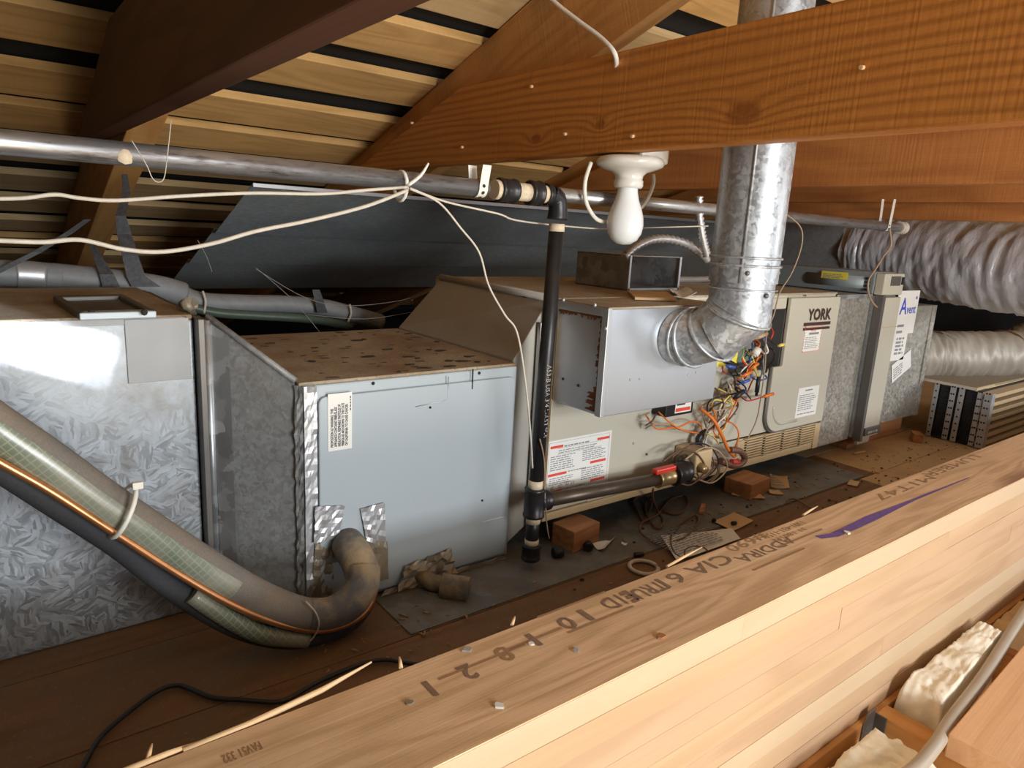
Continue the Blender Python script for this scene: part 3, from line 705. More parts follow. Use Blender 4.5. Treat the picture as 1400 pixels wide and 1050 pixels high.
# dark seam under the door edge
MB().tube([(1.629, .991, .318), (1.629, .991, .20)] + [(x - .003, .991, z - .003) for x, z in arc] + [(1.80, .991, .134), (1.92, .991, .134)], .004, 6).build('door_gasket', 'hanger', fu)
MB().tube([(x + .022, .985, z + .02) for x, z in arc] + [(1.78, .985, .157)], .0045, 6).build('door_crease', 'beige', fu)
MB().box((FX0 + .02, .99, .055), (FX1, .9995, .071)).build('base_rail', 'beige_d', fu, .002)['label'] = 'tan lower rail'
# wiring bay
MB().box((1.45, 1.075, .31), (1.672, 1.094, .47)).build('bay_back', 'galv_dull', fu)
MB().box((1.4505, 1.008, .312), (1.672, 1.075, .316)).box((1.4505, 1.008, .466), (1.672, 1.075, .47)).box((1.668, .996, .316), (1.672, 1.075, .466)).build('bay_frame', 'hanger', fu)
for (u, v) in ((1067, 449), (1056, 492)): screw(MB(), at(u, v, y=1.07), (0, -1, 0), .003).build('screw', 'alu', fu)
screw(MB(), at(1047, 506, y=.984), (0, -1, 0), .008).build('door_knob', 'dark', fu)
for (u, v) in ((884, 621), (1004, 566), (866, 606), (1092, 577), (1101, 404)): screw(MB(), at(u, v, y=.994), (0, -1, 0), .0028).build('screw', 'alu' if u == 866 else 'hanger', fu)
# louvred return grille
lx0, lx1, lz0, lz1 = 1.55, 1.905, .074, .131
MB().box((lx0, .9985, lz0), (lx1, 1.004, lz1)).build('louver_recess', 'dark', fu)
mb = MB()
nrow = 8; rh = (lz1 - lz0) / nrow
for r in range(nrow + 1): mb.box((lx0, .988, lz0 + r * rh - .0021), (lx1, .9985, lz0 + r * rh + .0021))
mb.box((lx0 - .03, .988, lz0), (lx0 + .01, .9985, lz1))
for c in range(1, 4): xx = lx0 + (lx1 - lx0) * c / 4; mb.box((xx - .006, .988, lz0), (xx + .006, .9985, lz1))
mb.box((lx1 - .012, .987, lz0 - .018), (lx1 + .016, .9985, lz1))
mb.build('louver_grille', 'beige_d', fu, 0)['label'] = 'tan louvred grille'
MB().box((1.0, .994, .072), (1.55, .9982, .134)).build('lower_strip', 'beige', fu)
# lettering
yk = frame((1.757, .984, .433), (1, 0, 0), (0, 0, 1)); mb = MB()
text(mb, 'YORK', .043, yk, .004, .002, .0030, 1.0)
rect(mb, yk, -.012, -.012, .137, .009); rect(mb, yk, -.012, -.024, .137, .007)
o = mb.build('brand_lettering', 'ink_brown', fu); o['label'] = 'dark brown raised lettering with two bars'
def mk(u, v, y, w, h, label, par=fu, mat='paper', ux=(1, 0, 0)):
    p = at(u, v, y=y); f = frame((p.x, y, p.z), ux, (0, 0, 1)); return f, sticker('sticker', f, w, h, par, mat, label)
f, s = mk(1096, 482, .9838, .085, .068, 'white notice below the lettering with a red dashed border'); w_, h_ = .085, .068
mb = MB(); text(mb, 'NOTICE', .007, f, .03, h_ - .012, .0002)
for i in range(9): rect(mb, f, i * .0095, 0, .005, .002); rect(mb, f, i * .0095, h_ - .002, .005, .002); rect(mb, f, 0, i * .0085, .002, .005); rect(mb, f, w_ - .002, i * .0085, .002, .005)
mb.build('print', 'ink_red', s)
mb = MB(); rect(mb, f, .022, h_ - .021, .05, .006); micro(mb, f, .007, .01, .07, .034, 7, lh=.35); mb.build('print', 'ink_grey', s)
f, s = mk(1086, 572, .9838, .108, .085, 'white instruction sheet near the bottom of the door'); mb = MB(); micro(mb, f, .008, .02, .09, .048, 8, lh=.38); rect(mb, f, .035, .074, .038, .0035); micro(mb, f, .01, .008, .09, .006, 1); mb.build('print', 'ink_grey', s)
# large safety label
f = frame((.877, .9948, .085), (1, 0, 0), (0, 0, 1)); LW, LH = .180, .139
s = sticker('safety_label', f, LW, LH, fu, 'paper', 'white safety instruction label with red bars')
mb = MB()
for (x, y, w2) in ((.008, .122, .034), (.138, .122, .036), (.006, .063, .05), (.122, .073, .046), (.006, .026, .042), (.127, .032, .042)): rect(mb, f, x, y, w2, .0055)
mb.build('print', 'ink_red', s)
mb = MB(); micro(mb, f, .045, .122, .09, .005, 1, lh=.6); micro(mb, f, .03, .110, .12, .009, 2, lh=.4)
micro(mb, f, .01, .075, .07, .033, 7, lh=.4); micro(mb, f, .098, .083, .07, .026, 6, lh=.4); micro(mb, f, .06, .066, .06, .004, 1)
micro(mb, f, .01, .044, .065, .017, 4, lh=.4); micro(mb, f, .098, .041, .07, .028, 6, lh=.4); micro(mb, f, .05, .029, .075, .004, 1); micro(mb, f, .01, .010, .06, .011, 3, lh=.4)
for x, z in ((.015, .033), (.035, .034), (.055, .037), (.07, .036)): micro(mb, f, x, z, .012, .009, 3, lh=.5)
for (x, y, w2, h2) in ((.028, .108, .125, .0006), (.028, .120, .125, .0006), (.004, .134, .17, .0006), (.004, .003, .17, .0006), (.004, .003, .0006, .131), (.174, .003, .0006, .131)): rect(mb, f, x, y, w2, h2)
mb.build('print', 'ink_grey', s)
# ---- vent box (draft hood) on the front
VX0, VX1, VY, VZ0, VZ1 = .880, 1.208, .857, .308, .506
vb = MB().box((VX0 + .002, VY, VZ0), (VX1, .9945, VZ1 - .002)).build('vent_box', 'alu', fu, .0015); vb['label'] = 'bare aluminium vent box'
MB().box((VX0, VY + .012, VZ0 + .004), (VX0 + .0025, .994, VZ1 - .016)).build('side_cover', 'alu_side', fu, .001)
MB().box((VX0 - .004, VY - .001, VZ0), (VX0 + .006, VY + .014, VZ1)).build('corner_flange', 'alu_side', fu, .001)
MB().box((VX0 - .004, VY + .0142, VZ1 - .016), (VX0 + .0015, .994, VZ1 - .0005)).build('corner_flange', 'alu_side', fu, .001)
MB().box((VX0 - .003, VY, VZ1 - .002), (VX1, .9945, VZ1 + .001)).build('vent_top', 'dust_p', fu)
mb = MB()
for k in range(46):
    t = k / 45
    z = VZ0 + .006 + t * .17; ww = random.uniform(.004, .012) * (1.3 - .6 * t) * (2.0 if t < .2 else 1)
    mb.prism([(VX0 - .0002, VY + .014, z), (VX0 - .0002, VY + .014 + ww, z + .001), (VX0 - .0002, VY + .014 + ww * .8, z + .005), (VX0 - .0002, VY + .014, z + .0045)], (-.0006, 0, 0))
for k in range(30):
    t = k / 29; y2 = VY + .014 + t * .115; ww = random.uniform(.002, .010)
    mb.prism([(VX0 - .0002, y2, VZ1 - .017), (VX0 - .0002, y2 + .005, VZ1 - .017), (VX0 - .0002, y2 + .004, VZ1 - .017 - ww), (VX0 - .0002, y2, VZ1 - .017 - ww * .8)], (-.0006, 0, 0))
mb.build('rust_edge', 'rust', fu)['label'] = 'rusted edge'
for (u, v) in ((828, 449), (770, 410), (813, 417)): screw(MB(), at(u, v, x=VX0 - .004), (-1, 0, 0), .004).build('screw', 'alu_side', fu)
for (u, v) in ((770, 518), (791, 527)): screw(MB(), at(u, v, x=VX0), (-1, 0, 0), .003).build('screw', 'dark', fu)
for (u, v) in ((861, 519), (874, 518), (940, 512), (951, 509)): screw(MB(), at(u, v, y=VY), (0, -1, 0), .0022).build('screw', 'foil', fu)
MB().box((.892 + .165, VY - .001, .462), (.892 + .172, VY, .478)).build('logo_spot', 'ink_blue', fu)
# burner-side gear under the vent box
tm = MB().box((1.18, .955, .245), (1.275, .994, .287)).build('ignition_module', 'steel_b', fu, .003); tm['label'] = 'black ignition module'
f = frame((1.21, .9545, .252), (1, 0, 0), (0, 0, 1)); s = sticker('sticker', f, .055, .026, fu); mb = MB(); rect(mb, f, .002, .003, .05, .008); mb.build('print', 'ink_red', s); mb = MB(); rect(mb, f, .005, .017, .028, .005); mb.build('print', 'ink', s)
gv = MB().box((1.345, .955, .345), (1.425, .994, .415)).build('gas_valve', 'lemon', fu, .004); gv['label'] = 'yellow valve body behind the flue elbow'
MB().lathe([(0, .02), (.009, .018), (.011, 0)], (1.375, .955, .395), (.1, -1, .3), 10).build('valve_knob', 'steel_b', fu)
MB().lathe([(0, .03), (.006, .03), (.007, 0)], (1.37, .955, .362), (.6, -.7, -.4), 10).build('valve_knob', 'steel_b', fu)
MB().box((1.275, .93, .105), (1.335, .994, .158)).build('fitting_box', 'beige_d', fu, .004)['label'] = 'dusty tan fitting box above the gas valve'
MB().lathe([(0, .03), (.012, .03), (.014, .02), (.014, 0)], (1.265, .955, .135), (-1, -.5, .2), 10).build('valve_plug', 'brown_steel', fu)
MB().lathe([(0, .02), (.010, .02), (.012, 0)], (1.29, .93, .12), (-.2, -1, 0), 8).build('valve_plug', 'brass', fu)
for k_ in range(4): MB().tube([at(u + 6 * k_ * (-1) ** k_, v + 3 * k_, y=.945 - .006 * k_) for u, v in ((925, 622), (950, 606), (972, 612), (982, 634), (962, 654), (940, 648))], .0019, 6, 5).build('wire', ('w_black', 'w_brown', 'w_tan', 'w_brown')[k_], fu)
MB().tube([at(u, v, y=.965) for u, v in ((958, 622), (955, 600), (965, 590))], .008, 8, 3).build('bracket', 'steel_b', fu)
MB().tube([at(u, v, y=.94) for u, v in ((985, 630), (1005, 637), (1018, 628), (1012, 617), (998, 615))], .008, 8, 4).build('hose', 'w_brown', fu)['label'] = 'dark rubber hose loop'
# wires: px offsets are read in the two enlarged crops of the wiring
def wire(pts, col, crop=0, y0=.955, r=.0020):
    out = []
    n = len(pts)
    for i, (a, b) in enumerate(pts):
        u, v = (960 + a * .1524, 420 + b * .1524) if crop == 0 else (700 + a / 3.5, 550 + b / 3.5)
        e = 4 * (i / (n - 1)) * (1 - i / (n - 1))
        q = at(u, v, y=y0 + .022 - .03 * e + random.uniform(-.006, .006)); out.append(q)
    return MB().tube(out, r, 6, 5).build('wire', 'w_' + col, fu)
W0 = [('red', [(580, 140), (635, 220), (610, 290), (585, 310)]), ('orange', [(465, 280), (515, 320), (505, 360), (465, 380)]), ('red', [(450, 300), (490, 340), (480, 400)]),
      ('white', [(545, 270), (575, 340), (590, 400), (555, 415), (520, 370)]), ('black', [(540, 180), (575, 250), (650, 330), (720, 345)]),
      ('black', [(540, 355), (640, 385), (640, 470), (580, 550)]), ('grey', [(560, 340), (548, 470), (545, 570), (510, 650)]),
      ('blue', [(345, 600), (430, 560), (445, 630), (515, 655), (580, 635), (540, 590)]), ('black', [(180, 570), (250, 605), (350, 600), (430, 470), (420, 380)]),
      ('black', [(310, 490), (330, 530), (400, 555)]), ('black', [(245, 575), (290, 640), (300, 740), (350, 780)]), ('yellow', [(390, 390), (450, 450), (505, 650)]),
      ('green', [(410, 400), (385, 460), (400, 510), (430, 515)]), ('orange', [(290, 670), (340, 630), (400, 605)]), ('orange', [(400, 780), (440, 680), (465, 640)]),
      ('red', [(345, 800), (400, 838), (480, 825), (560, 795)]), ('yellow', [(140, 730), (230, 780), (270, 870), (220, 900), (150, 820)]), ('brown', [(115, 725), (180, 810), (185, 900), (120, 960)]),
      ('tan', [(250, 690), (225, 780), (190, 900), (110, 1010)]), ('brown', [(235, 690), (230, 800), (170, 900), (60, 1040)]), ('black', [(240, 690), (330, 730), (400, 780), (435, 825)]),
      ('black', [(280, 810), (320, 770), (370, 740)]), ('white', [(470, 380), (500, 410), (490, 460)]), ('yellow', [(440, 440), (480, 500), (470, 560), (510, 630)]),
      ('grey', [(515, 370), (520, 440), (545, 500), (548, 590)]), ('orange', [(75, 865), (110, 950), (120, 1050)]), ('red', [(180, 520), (190, 570), (230, 600)]), ('green', [(395, 420), (420, 450), (440, 540)]),
      ('orange', [(440, 470), (470, 500), (500, 450), (480, 420)]), ('blue', [(290, 690), (340, 690), (390, 665)]), ('blue', [(510, 280), (550, 275), (590, 320)])]
for c, p in W0: wire(p, c)
W1 = [('orange', [(640, 60), (690, 125), (740, 125), (800, 118), (860, 92), (900, 105), (915, 150)]), ('orange', [(700, 45), (760, 100), (820, 135), (910, 150)]),
      ('orange', [(1000, 80), (1060, 105), (1085, 150), (1070, 210), (1050, 245)]), ('yellow', [(1030, 50), (1020, 120), (990, 150), (1000, 180)]), ('white', [(1060, 0), (1025, 60), (940, 150), (915, 240)]),
      ('tan', [(1000, 10), (960, 80), (930, 140), (910, 190)]), ('yellow', [(900, 110), (930, 150), (960, 160), (990, 200)]), ('brown', [(1020, 30), (980, 100), (900, 160)]), ('orange', [(945, 10), (975, 70), (965, 140), (990, 170), (960, 160)]), ('tan', [(910, 200), (930, 270), (985, 290), (990, 340), (940, 390)]),
      ('brown', [(870, 290), (890, 350), (930, 380), (985, 330), (960, 280)]), ('white', [(1080, 215), (1105, 240), (1060, 270), (1000, 260)])]
for c, p in W1: wire(p, c, 1)
rw = random.Random(3)
for k_ in range(12):
    a0, b0 = rw.uniform(170, 330), rw.uniform(640, 800); a1, b1 = rw.uniform(20, 200), rw.uniform(900, 1120)
    wire([(a0, b0), (a0 + rw.uniform(-60, 80), b0 + 90), (a1 + rw.uniform(-20, 120), b1 - 120), (a1, b1)], ('black', 'yellow', 'brown', 'orange', 'white', 'tan')[k_ % 6], 0)
for k_ in range(8):
    a0, b0 = rw.uniform(380, 560), rw.uniform(240, 420)
    wire([(a0, b0), (a0 + rw.uniform(-70, 60), b0 + 70), (a0 + rw.uniform(-140, 40), b0 + 170), (a0 + rw.uniform(-200, 0), b0 + 260)], ('black', 'yellow', 'white', 'green', 'red', 'blue', 'orange', 'black')[k_], 0)
o = wire([(900, 30), (960, 80), (1000, 150), (1040, 235), (1085, 280)], 'orange', 1, .94, .0042); o['label'] = 'thick orange ignition lead'
o = wire([(640, 125), (680, 105), (760, 110), (800, 130)], 'tan', 1); wire([(690, 55), (670, 90), (640, 110)], 'brown', 1)
def conn(u, v, du, dv, col, r=.0045):
    du *= 1.15; dv *= 1.15
    p, q2 = at(u, v, y=.93), at(u + du, v + dv, y=.928)
    d = (q2 - p)
    MB().tube([p, p + d * .2, p + d * .2001, q2], [r * .6, r * .65, r, r * .92], 6).build('wire_connector', 'w_' + col, fu)
for a_ in ((1026, 505, 9, -7, 'orange'), (1014, 515, 12, -6, 'orange'), (1042, 543, 13, -4, 'orange'), (993, 500, 10, 2, 'blue'), (1014, 524, 9, -4, 'blue'), (1010, 540, 9, -5, 'blue'), (1064, 473, 7, -2, 'yellow')): conn(*a_)
for a_ in ((1003, 545, 12, -9, 'black'), (1034, 541, 3, -22, 'black')): conn(*a_, r=.006)
conn(1032, 463, 14, -6, 'tan', .006); conn(1030, 487, 6, -9, 'white', .010)
MB().tube([at(u, v, y=.94) for u, v in ((1000, 631), (1010, 633))], .007, 8).build('wire_connector', 'w_red', fu)
# ---- papers and items on the furnace top
pf = at(880, 406, z=FZ1 + .008)
def sheet(name, label, corners, z, mat, cat='paper', th=.0012, curl=0, lines=0):
    p = [at(u, v, z=z) for u, v in corners]; n = 6; vs = []
    for j in range(n + 1):
        for i in range(n + 1):
            s_, t_ = i / n, j / n
            q = (p[0] * (1 - s_) + p[1] * s_) * (1 - t_) + (p[3] * (1 - s_) + p[2] * s_) * t_
            q.z = z + curl * ((s_ - .5) ** 2 * 4 * .6 + abs(mnoise.noise(q * 25)) * .7) + .0004
            vs.append(q)
    W = n + 1
    vv = vs + [q + V((0, 0, th)) for q in vs]; N = W * W
    fs = [(j * W + i, (j + 1) * W + i, (j + 1) * W + i + 1, j * W + i + 1) for j in range(n) for i in range(n)]
    fs += [tuple(N + k for k in reversed(f_)) for f_ in fs]
    ed = [(i, i + 1) for i in range(n)] + [((i + 1) * W - 1, (i + 2) * W - 1) for i in range(n)] + [(N - 1 - i, N - 2 - i) for i in range(n)] + [((i + 1) * W, i * W) for i in range(n)]
    fs += [(a_, b_, b_ + N, a_ + N) for a_, b_ in ed]
    o = MB().add(vv, fs).build(name, mat)
    tag(o, label, cat)
    if lines:
        mb = MB(); ux = p[1] - p[0]; L = ux.length; f_ = frame((p[0].x, p[0].y, z + th + curl * .9 + .0008), ux, p[3] - p[0])
        micro(mb, f_, L * .08, L * .06, L * .8, (p[3] - p[0]).length * .85, lines, lh=.4); mb.build('print', 'ink_grey', o)
    return o
TZ = FZ1 + .0055
sheet('cardboard', 'brown folded cardboard lying on the furnace top beside the steel box', ((868, 410), (925, 412), (912, 402), (858, 401)), TZ, 'paper_tan', 'cardboard', .005)
sheet('paper_sheet', 'curled pale paper on the furnace top behind the flue', ((925, 409), (952, 408), (938, 397), (910, 400)), TZ, 'paper', 'paper', .001, .012)
# ---- open steel box on the furnace top
sb = thing('steel_box', 'open-fronted dark galvanized box on top of the furnace', 'metal box', (1.28, 1.2, TZ))
bx0, bx1, by0, by1, bz0, bz1 = 1.195, 1.375, 1.115, 1.29, TZ, .588
MB().box((bx0, by0, bz0), (bx0 + .0015, by1, bz1)).build('side_panel', 'galv_box', sb)
MB().box((bx1 - .0015, by0, bz0), (bx1, by1, bz1)).build('side_panel', 'galv_box', sb)
MB().box((bx0, by0, bz0), (bx1, by1, bz0 + .0015)).build('bottom_panel', 'galv_box', sb)
MB().box((bx0, by0, bz1 - .0015), (bx1, by1, bz1)).build('lid', 'galv_box', sb)
MB().box((bx0, by1 - .0015, bz0), (bx1, by1, bz1)).build('rear_panel', 'rust', sb)
mb = MB(); mb.box((bx0 - .001, by0 - .003, bz0), (bx0 + .005, by0, bz1)).box((bx1 - .005, by0 - .003, bz0), (bx1 + .001, by0, bz1)).box((bx0, by0 - .003, bz0), (bx1, by0, bz0 + .005)); mb.build('rim', 'alu_side', sb)
# ================================================================== FLUE
fx, fy, fr_ = 1.120, .761, .0588
flue = thing('flue_pipe', 'galvanized flue pipe with elbow rising from the vent box to the roof', 'pipe', (fx, .857, .45))
# adjustable elbow: straight gores between slanted seams
R_ = .097; cz = .447; path = [V((fx, .8565, cz)), V((fx, .838, cz))]
angs = [0, 26, 58, 90]
def arcp(a): a = math.radians(a); return V((fx, .838 - R_ * math.sin(a), cz + R_ - R_ * math.cos(a)))
def gore(n0, d0, n1, d1, r, name):
    """pipe piece cut by two planes"""
    ax = (n1 - n0).normalized(); up = V((1, 0, 0)); bn = ax.cross(up); vs = []
    for n_, d_ in ((n0, d0), (n1, d1)):
        for k in range(36):
            a = 6.28318 * k / 36; q = n0 + up * math.cos(a) * r + bn * math.sin(a) * r
            t = (n_ - q).dot(d_) / ax.dot(d_); vs.append(q + ax * t)
    return MB().add(vs, [(k, (k + 1) % 36, 36 + (k + 1) % 36, 36 + k) for k in range(36)], True).build(name, 'galv_pipe', flue)
dirs = lambda a: V((0, -math.cos(math.radians(a)), math.sin(math.radians(a))))
PH = math.radians(27)
hd = V((math.sin(PH), -math.cos(PH), 0)); upz = V((0, 0, 1))
dirs = lambda a: hd * math.cos(math.radians(a)) + upz * math.sin(math.radians(a))
n0 = V((fx, fy, cz)) - hd * .106
n1 = n0 + hd * .030; n2 = n1 + dirs(20) * .036; n3 = n2 + dirs(48) * .058
n3x = V((fx, fy, n3.z)); n4 = V((fx, fy, n3.z + .058))
nodes = [(n0, V((0, -1, 0))), (n1, dirs(10)), (n2, dirs(34)), (n3x, dirs(66)), (n4, upz)]
fyv = fy
for i in range(4): gore(nodes[i][0], nodes[i][1], nodes[i + 1][0], nodes[i + 1][1], fr_ - .0012 * (i % 2), 'elbow_gore')
def ringseam(c, d, r, name='seam', w=.0032):
    d = d.normalized(); u = V((1, 0, 0)); b = d.cross(u); ps = [c + u * math.cos(6.28318 * k / 40) * r + b * math.sin(6.28318 * k / 40) * r * 1.03 for k in range(41)]
    return MB().tube(ps, w, 7, caps=False).build(name, 'galv_pipe', flue)
for i in (1, 2, 3): ringseam(nodes[i][0], nodes[i][1], fr_ + .001)
ringseam(nodes[1][0] - hd * .012, hd, fr_ + .0005, w=.0024)
gore(n4, V((0, 0, 1)), V((fx, fyv, 1.302)), V((0, 0, 1)), fr_ + .0022, 'pipe_section')
for dz in (.0, .014): ringseam(n4 + V((0, 0, .03 + dz)), V((0, 0, 1)), fr_ + .0025, 'bead', .0024)
ringseam(n4 + V((0, 0, -.012)), V((0, 0, 1)), fr_ + .0015, 'bead', .0014)
MB().tube([(fx - .053, fyv - .031, n4.z), (fx - .053, fyv - .031, 1.3)], .0025, 6).build('lock_seam', 'galv_pipe', flue)
for a, z in ((-60, .02), (-100, -.02), (-140, .018)):
    an = math.radians(a); screw(MB(), n4 + V((math.cos(an) * (fr_ + .001), math.sin(an) * (fr_ + .001), z)), (math.cos(an), math.sin(an), 0), .0045).build('screw', 'hanger', flue)
MB().lathe([(fr_ + .045, .012), (fr_ + .03, .0), (fr_ + .006, -.05)], (fx, fyv, 1.285), n=24).build('flashing_collar', 'felt', flue)
# ================================================================== GAS PIPING
gp = thing('gas_piping', 'black steel gas pipe run overhead with a drop to the furnace valve', 'pipe', (.80, .93, .02))
GY = .93
zp = lambda x: .692 + 0 * x
def seg(name, a, b, r, mat, n=16): return MB().tube([a, b], r, n).build(name, mat, gp)
seg('pipe', (-.9, GY, zp(-.9)), (.655, GY, zp(.655)), .0133, 'pipe_top')['label'] = 'shiny overhead steel pipe'
def fitting(name, a, b, r, mat='steel_b'):
    a, b = V(a), V(b); d = b - a; L = d.length; d.normalize(); e = min(.006, L * .2)
    MB().tube([a, a + d * e * .3, a + d * e, a + d * (e + .001), b - d * (e + .001), b - d * e, b - d * e * .3, b], [r * .96, r * 1.06, r * 1.06, r, r, r * 1.06, r * 1.06, r * .96], 16).build(name, mat, gp)
xs = [at(u, 268, y=GY).x for u in (683, 700, 715, 722, 738, 745, 752, 768)]
fitting('coupling', (xs[0] - .004, GY, zp(.66)), (xs[1] + .006, GY, zp(.68)), .0185, 'steel_b')
seg('pipe_nipple', (xs[0] - .012, GY, zp(.65)), (xs[0] - .003, GY, zp(.65)), .0155, 'thread')
seg('pipe_nipple', (xs[1] + .004, GY, zp(.7)), (xs[3], GY, zp(.7)), .0145, 'thread')
fitting('tee', (xs[3], GY, zp(.7)), (xs[4], GY, zp(.72)), .0195)
seg('pipe_nipple', (xs[4], GY, zp(.7)), (xs[5] + .004, GY, zp(.7)), .0145, 'thread')
ex = .808
MB().tube([(xs[5], GY, zp(.75)), (xs[5] + .012, GY, zp(.75)), (ex - .018, GY, zp(.75)), (ex - .004, GY, zp(.75) - .006), (ex, GY, zp(.75) - .022), (ex, GY, zp(.75) - .04)], [.0185, .0165, .0165, .0165, .0165, .0185], 14, 3).build('elbow', 'steel_b', gp)
seg('pipe_nipple', (ex, GY, .645), (ex, GY, .632), .0138, 'thread')
tz = .135
# the drop leans a little
seg('pipe', (ex, GY, .642), (.798, GY, tz + .03), .0133, 'steel_b')['label'] = 'black vertical drop pipe with white lettering'
fitting('tee', (.797, GY, tz + .03), (.7965, GY, tz - .028), .0195)
seg('pipe_nipple', (.797, GY, tz + .045), (.797, GY, tz + .028), .0142, 'thread')
seg('pipe_nipple', (.7965, GY, tz - .025), (.796, GY, .045), .0125, 'steel_b'); seg('pipe_nipple', (.796, GY, .062), (.796, GY, .050), .0135, 'thread'); seg('pipe_nipple', (.7965, GY, tz - .028), (.7965, GY, tz - .04), .0138, 'thread')
fitting('cap', (.796, GY, .052), (.796, GY, .020), .0175)
ps = at(172, 210, y=GY - .0135); MB().lathe([(0, .003), (.006, .002), (.010, -.003)], (ps.x, GY - .012, zp(0) - .002), (.1, -1, .2), 9).build('putty_spot', 'thread', gp)
ce = at(897, 657, y=GY)
seg('pipe', (.80, GY, tz), (ce.x, GY, .117), .0135, 'brown_steel')['label'] = 'horizontal pipe along the furnace base'
fitting('coupling', (.805, GY, tz), (.83, GY, tz - .001), .0185)
fitting('valve_body', (ce.x, GY, .117), (ce.x + .05, GY, .117), .018, 'brass')
fitting('union', (ce.x + .055, GY, .118), (ce.x + .10, GY, .119), .024)
seg('pipe_nipple', (ce.x + .048, GY, .117), (ce.x + .06, GY, .118), .014, 'brass')
seg('pipe_nipple', (ce.x + .10, GY, .119), (ce.x + .14, GY + .02, .12), .013, 'steel_b')
hc = at(912, 641, y=GY); MB().box((hc.x - .042, GY - .008, hc.z - .006), (hc.x + .025, GY + .008, hc.z + .006)).build('valve_handle', 'red_pl', gp, .003)['label'] = 'red lever handle'
MB().tube([(hc.x, GY, hc.z - .004), (hc.x, GY, .13)], .006, 10).build('valve_stem', 'brass', gp)
# continuation overhead to the capped end
seg('pipe_nipple', (xs[4] - .012, GY, zp(.75)), (xs[4] - .012, 1.06, .702), .0128, 'steel_b')
seg('pipe', (xs[4] - .02, 1.06, .702), (2.37, 1.06, .703), .0140, 'pipe_top')['label'] = 'overhead pipe beyond the drop'
fitting('cap', (2.365, 1.06, .703), (2.40, 1.06, .703), .019, 'wire_w')
# stencil on the drop
def pipe_text(body, size, z0):
    vs, fs = glyphs(body, size); out = []
    for q in vs:
        a = math.radians(-118) + q.y / .0135; out.append((.803 + math.cos(a) * .0138, GY + math.sin(a) * .0138, z0 - q.x))
    return out, fs
mb = MB(); a_, b_ = pipe_text('A53-B USA 3/4 L-A53 M-5', .0125, .40); mb.add(a_, b_); mb.build('stencil', 'ink_w', gp)
# pipe strap
def strap(name, label, x, y, r, z, top, mat='white_pl'):
    t = thing(name, label, 'strap', (x, y, z)); pts = [V((x, y + r * math.sin(a), z - r * math.cos(a))) for a in [math.radians(d) for d in range(-100, 101, 20)]]
    pts = [V((x + .004, y - r - .001, top))] + pts + [V((x - .002, y + r + .001, top))]
    vs = [p + V((dx, 0, 0)) for p in pts for dx in (-.008, .008)]
    MB().add(vs, [(2 * i, 2 * i + 1, 2 * i + 3, 2 * i + 2) for i in range(len(pts) - 1)], True).build('band', mat, t)
    mb = MB()
    for i in range(1, len(pts) - 1, 2): mb.lathe([(0, .0006), (.003, .0006)], pts[i], (0, pts[i].y - y, pts[i].z - z), 8)
    mb.build('perforations', 'dark', t)
sx = at(654, 262, y=GY).x
strap('pipe_strap', 'white perforated strap around the overhead pipe near the couplings', sx, GY, .0148, zp(sx), .726)
strap('pipe_strap', 'pale strap holding the capped far end of the overhead pipe', 2.27, 1.06, .0155, .703, .785)
# ================================================================== LAMP
lp = thing('lampholder', 'white porcelain lampholder with an unlit bulb under the main cross tie', 'lamp', (1.062, .99, .785))
lx, ly = 1.044, .995
MB().box((lx - .017, ly - .045, .770), (lx + .062, ly + .045, .815)).build('outlet_box', 'white_pl', lp, .006)
MB().lathe([(0, .772), (.052, .772), (.063, .769), (.067, .761), (.064, .754), (.050, .748), (.034, .743), (.028, .737), (.0265, .729), (.029, .727), (.029, .717), (.026, .713), (.0, .713)], (lx, ly, .010), n=40).build('holder', 'porcelain', lp)
MB().lathe([(.0, .714), (.0195, .714), (.0205, .704), (.0240, .690), (.0305, .674), (.0355, .657), (.0368, .642), (.0342, .626), (.0265, .613), (.0145, .605), (0, .603)], (lx, ly, .010), n=36).build('bulb', 'bulb', lp)
cb = thing('white_cable', 'white cable looping down behind the bulb', 'cable', (1.08, 1.03, .77))
for pts in (((808, 222), (800, 248), (801, 275), (812, 296), (824, 303), (845, 305)), ((893, 238), (893, 252), (885, 272), (872, 288), (850, 300))):
    MB().tube([at(u, v, y=1.03) for u, v in pts], .0042, 10, 6).build('cable', 'white_pl', cb)
nm = [at(u, v, x=.97) for u, v in ((700, -60), (752, -3), (790, 28), (822, 52), (841, 74))]; nm.append(V((.995, nm[-1].y + .02, nm[-1].z - .02)))
tag(MB().tube(nm, .0045, 10, 4).build('white_cable', 'porcelain'), 'white cable crossing the rafter above the main cross tie', 'cable')
# ================================================================== thin white wires on the pipe
def loose(name, label, pts, r, mat, y=None, sm=6, cat='wire'):
    return tag(MB().tube([at(u, v, y=(q[0] if q else y)) for (u, v, *q) in pts], r, 7, sm).build(name, mat), label, cat)
loose('bell_wire', 'upper dusty white wire running along under the overhead pipe', [(-40, 272), (30, 271), (75, 266), (110, 271), (160, 274), (250, 268), (345, 264), (440, 265), (500, 260), (557, 256)], .0023, 'wire_w', .905)
loose('bell_wire', 'lower dusty white wire sagging from the left to the tie', [(-40, 327), (0, 329), (60, 331), (110, 328), (170, 341), (225, 344), (290, 333), (350, 316), (420, 302), (500, 282), (557, 260)], .0026, 'wire_w', .895)
loose('bell_wire', 'white wire from the tie running down behind the gas drop', [(560, 258), (600, 277), (630, 312), (655, 345), (668, 390), (690, 430), (707, 455), (718, 520), (725, 590), (728, 640)], .0017, 'wire_w', .90)
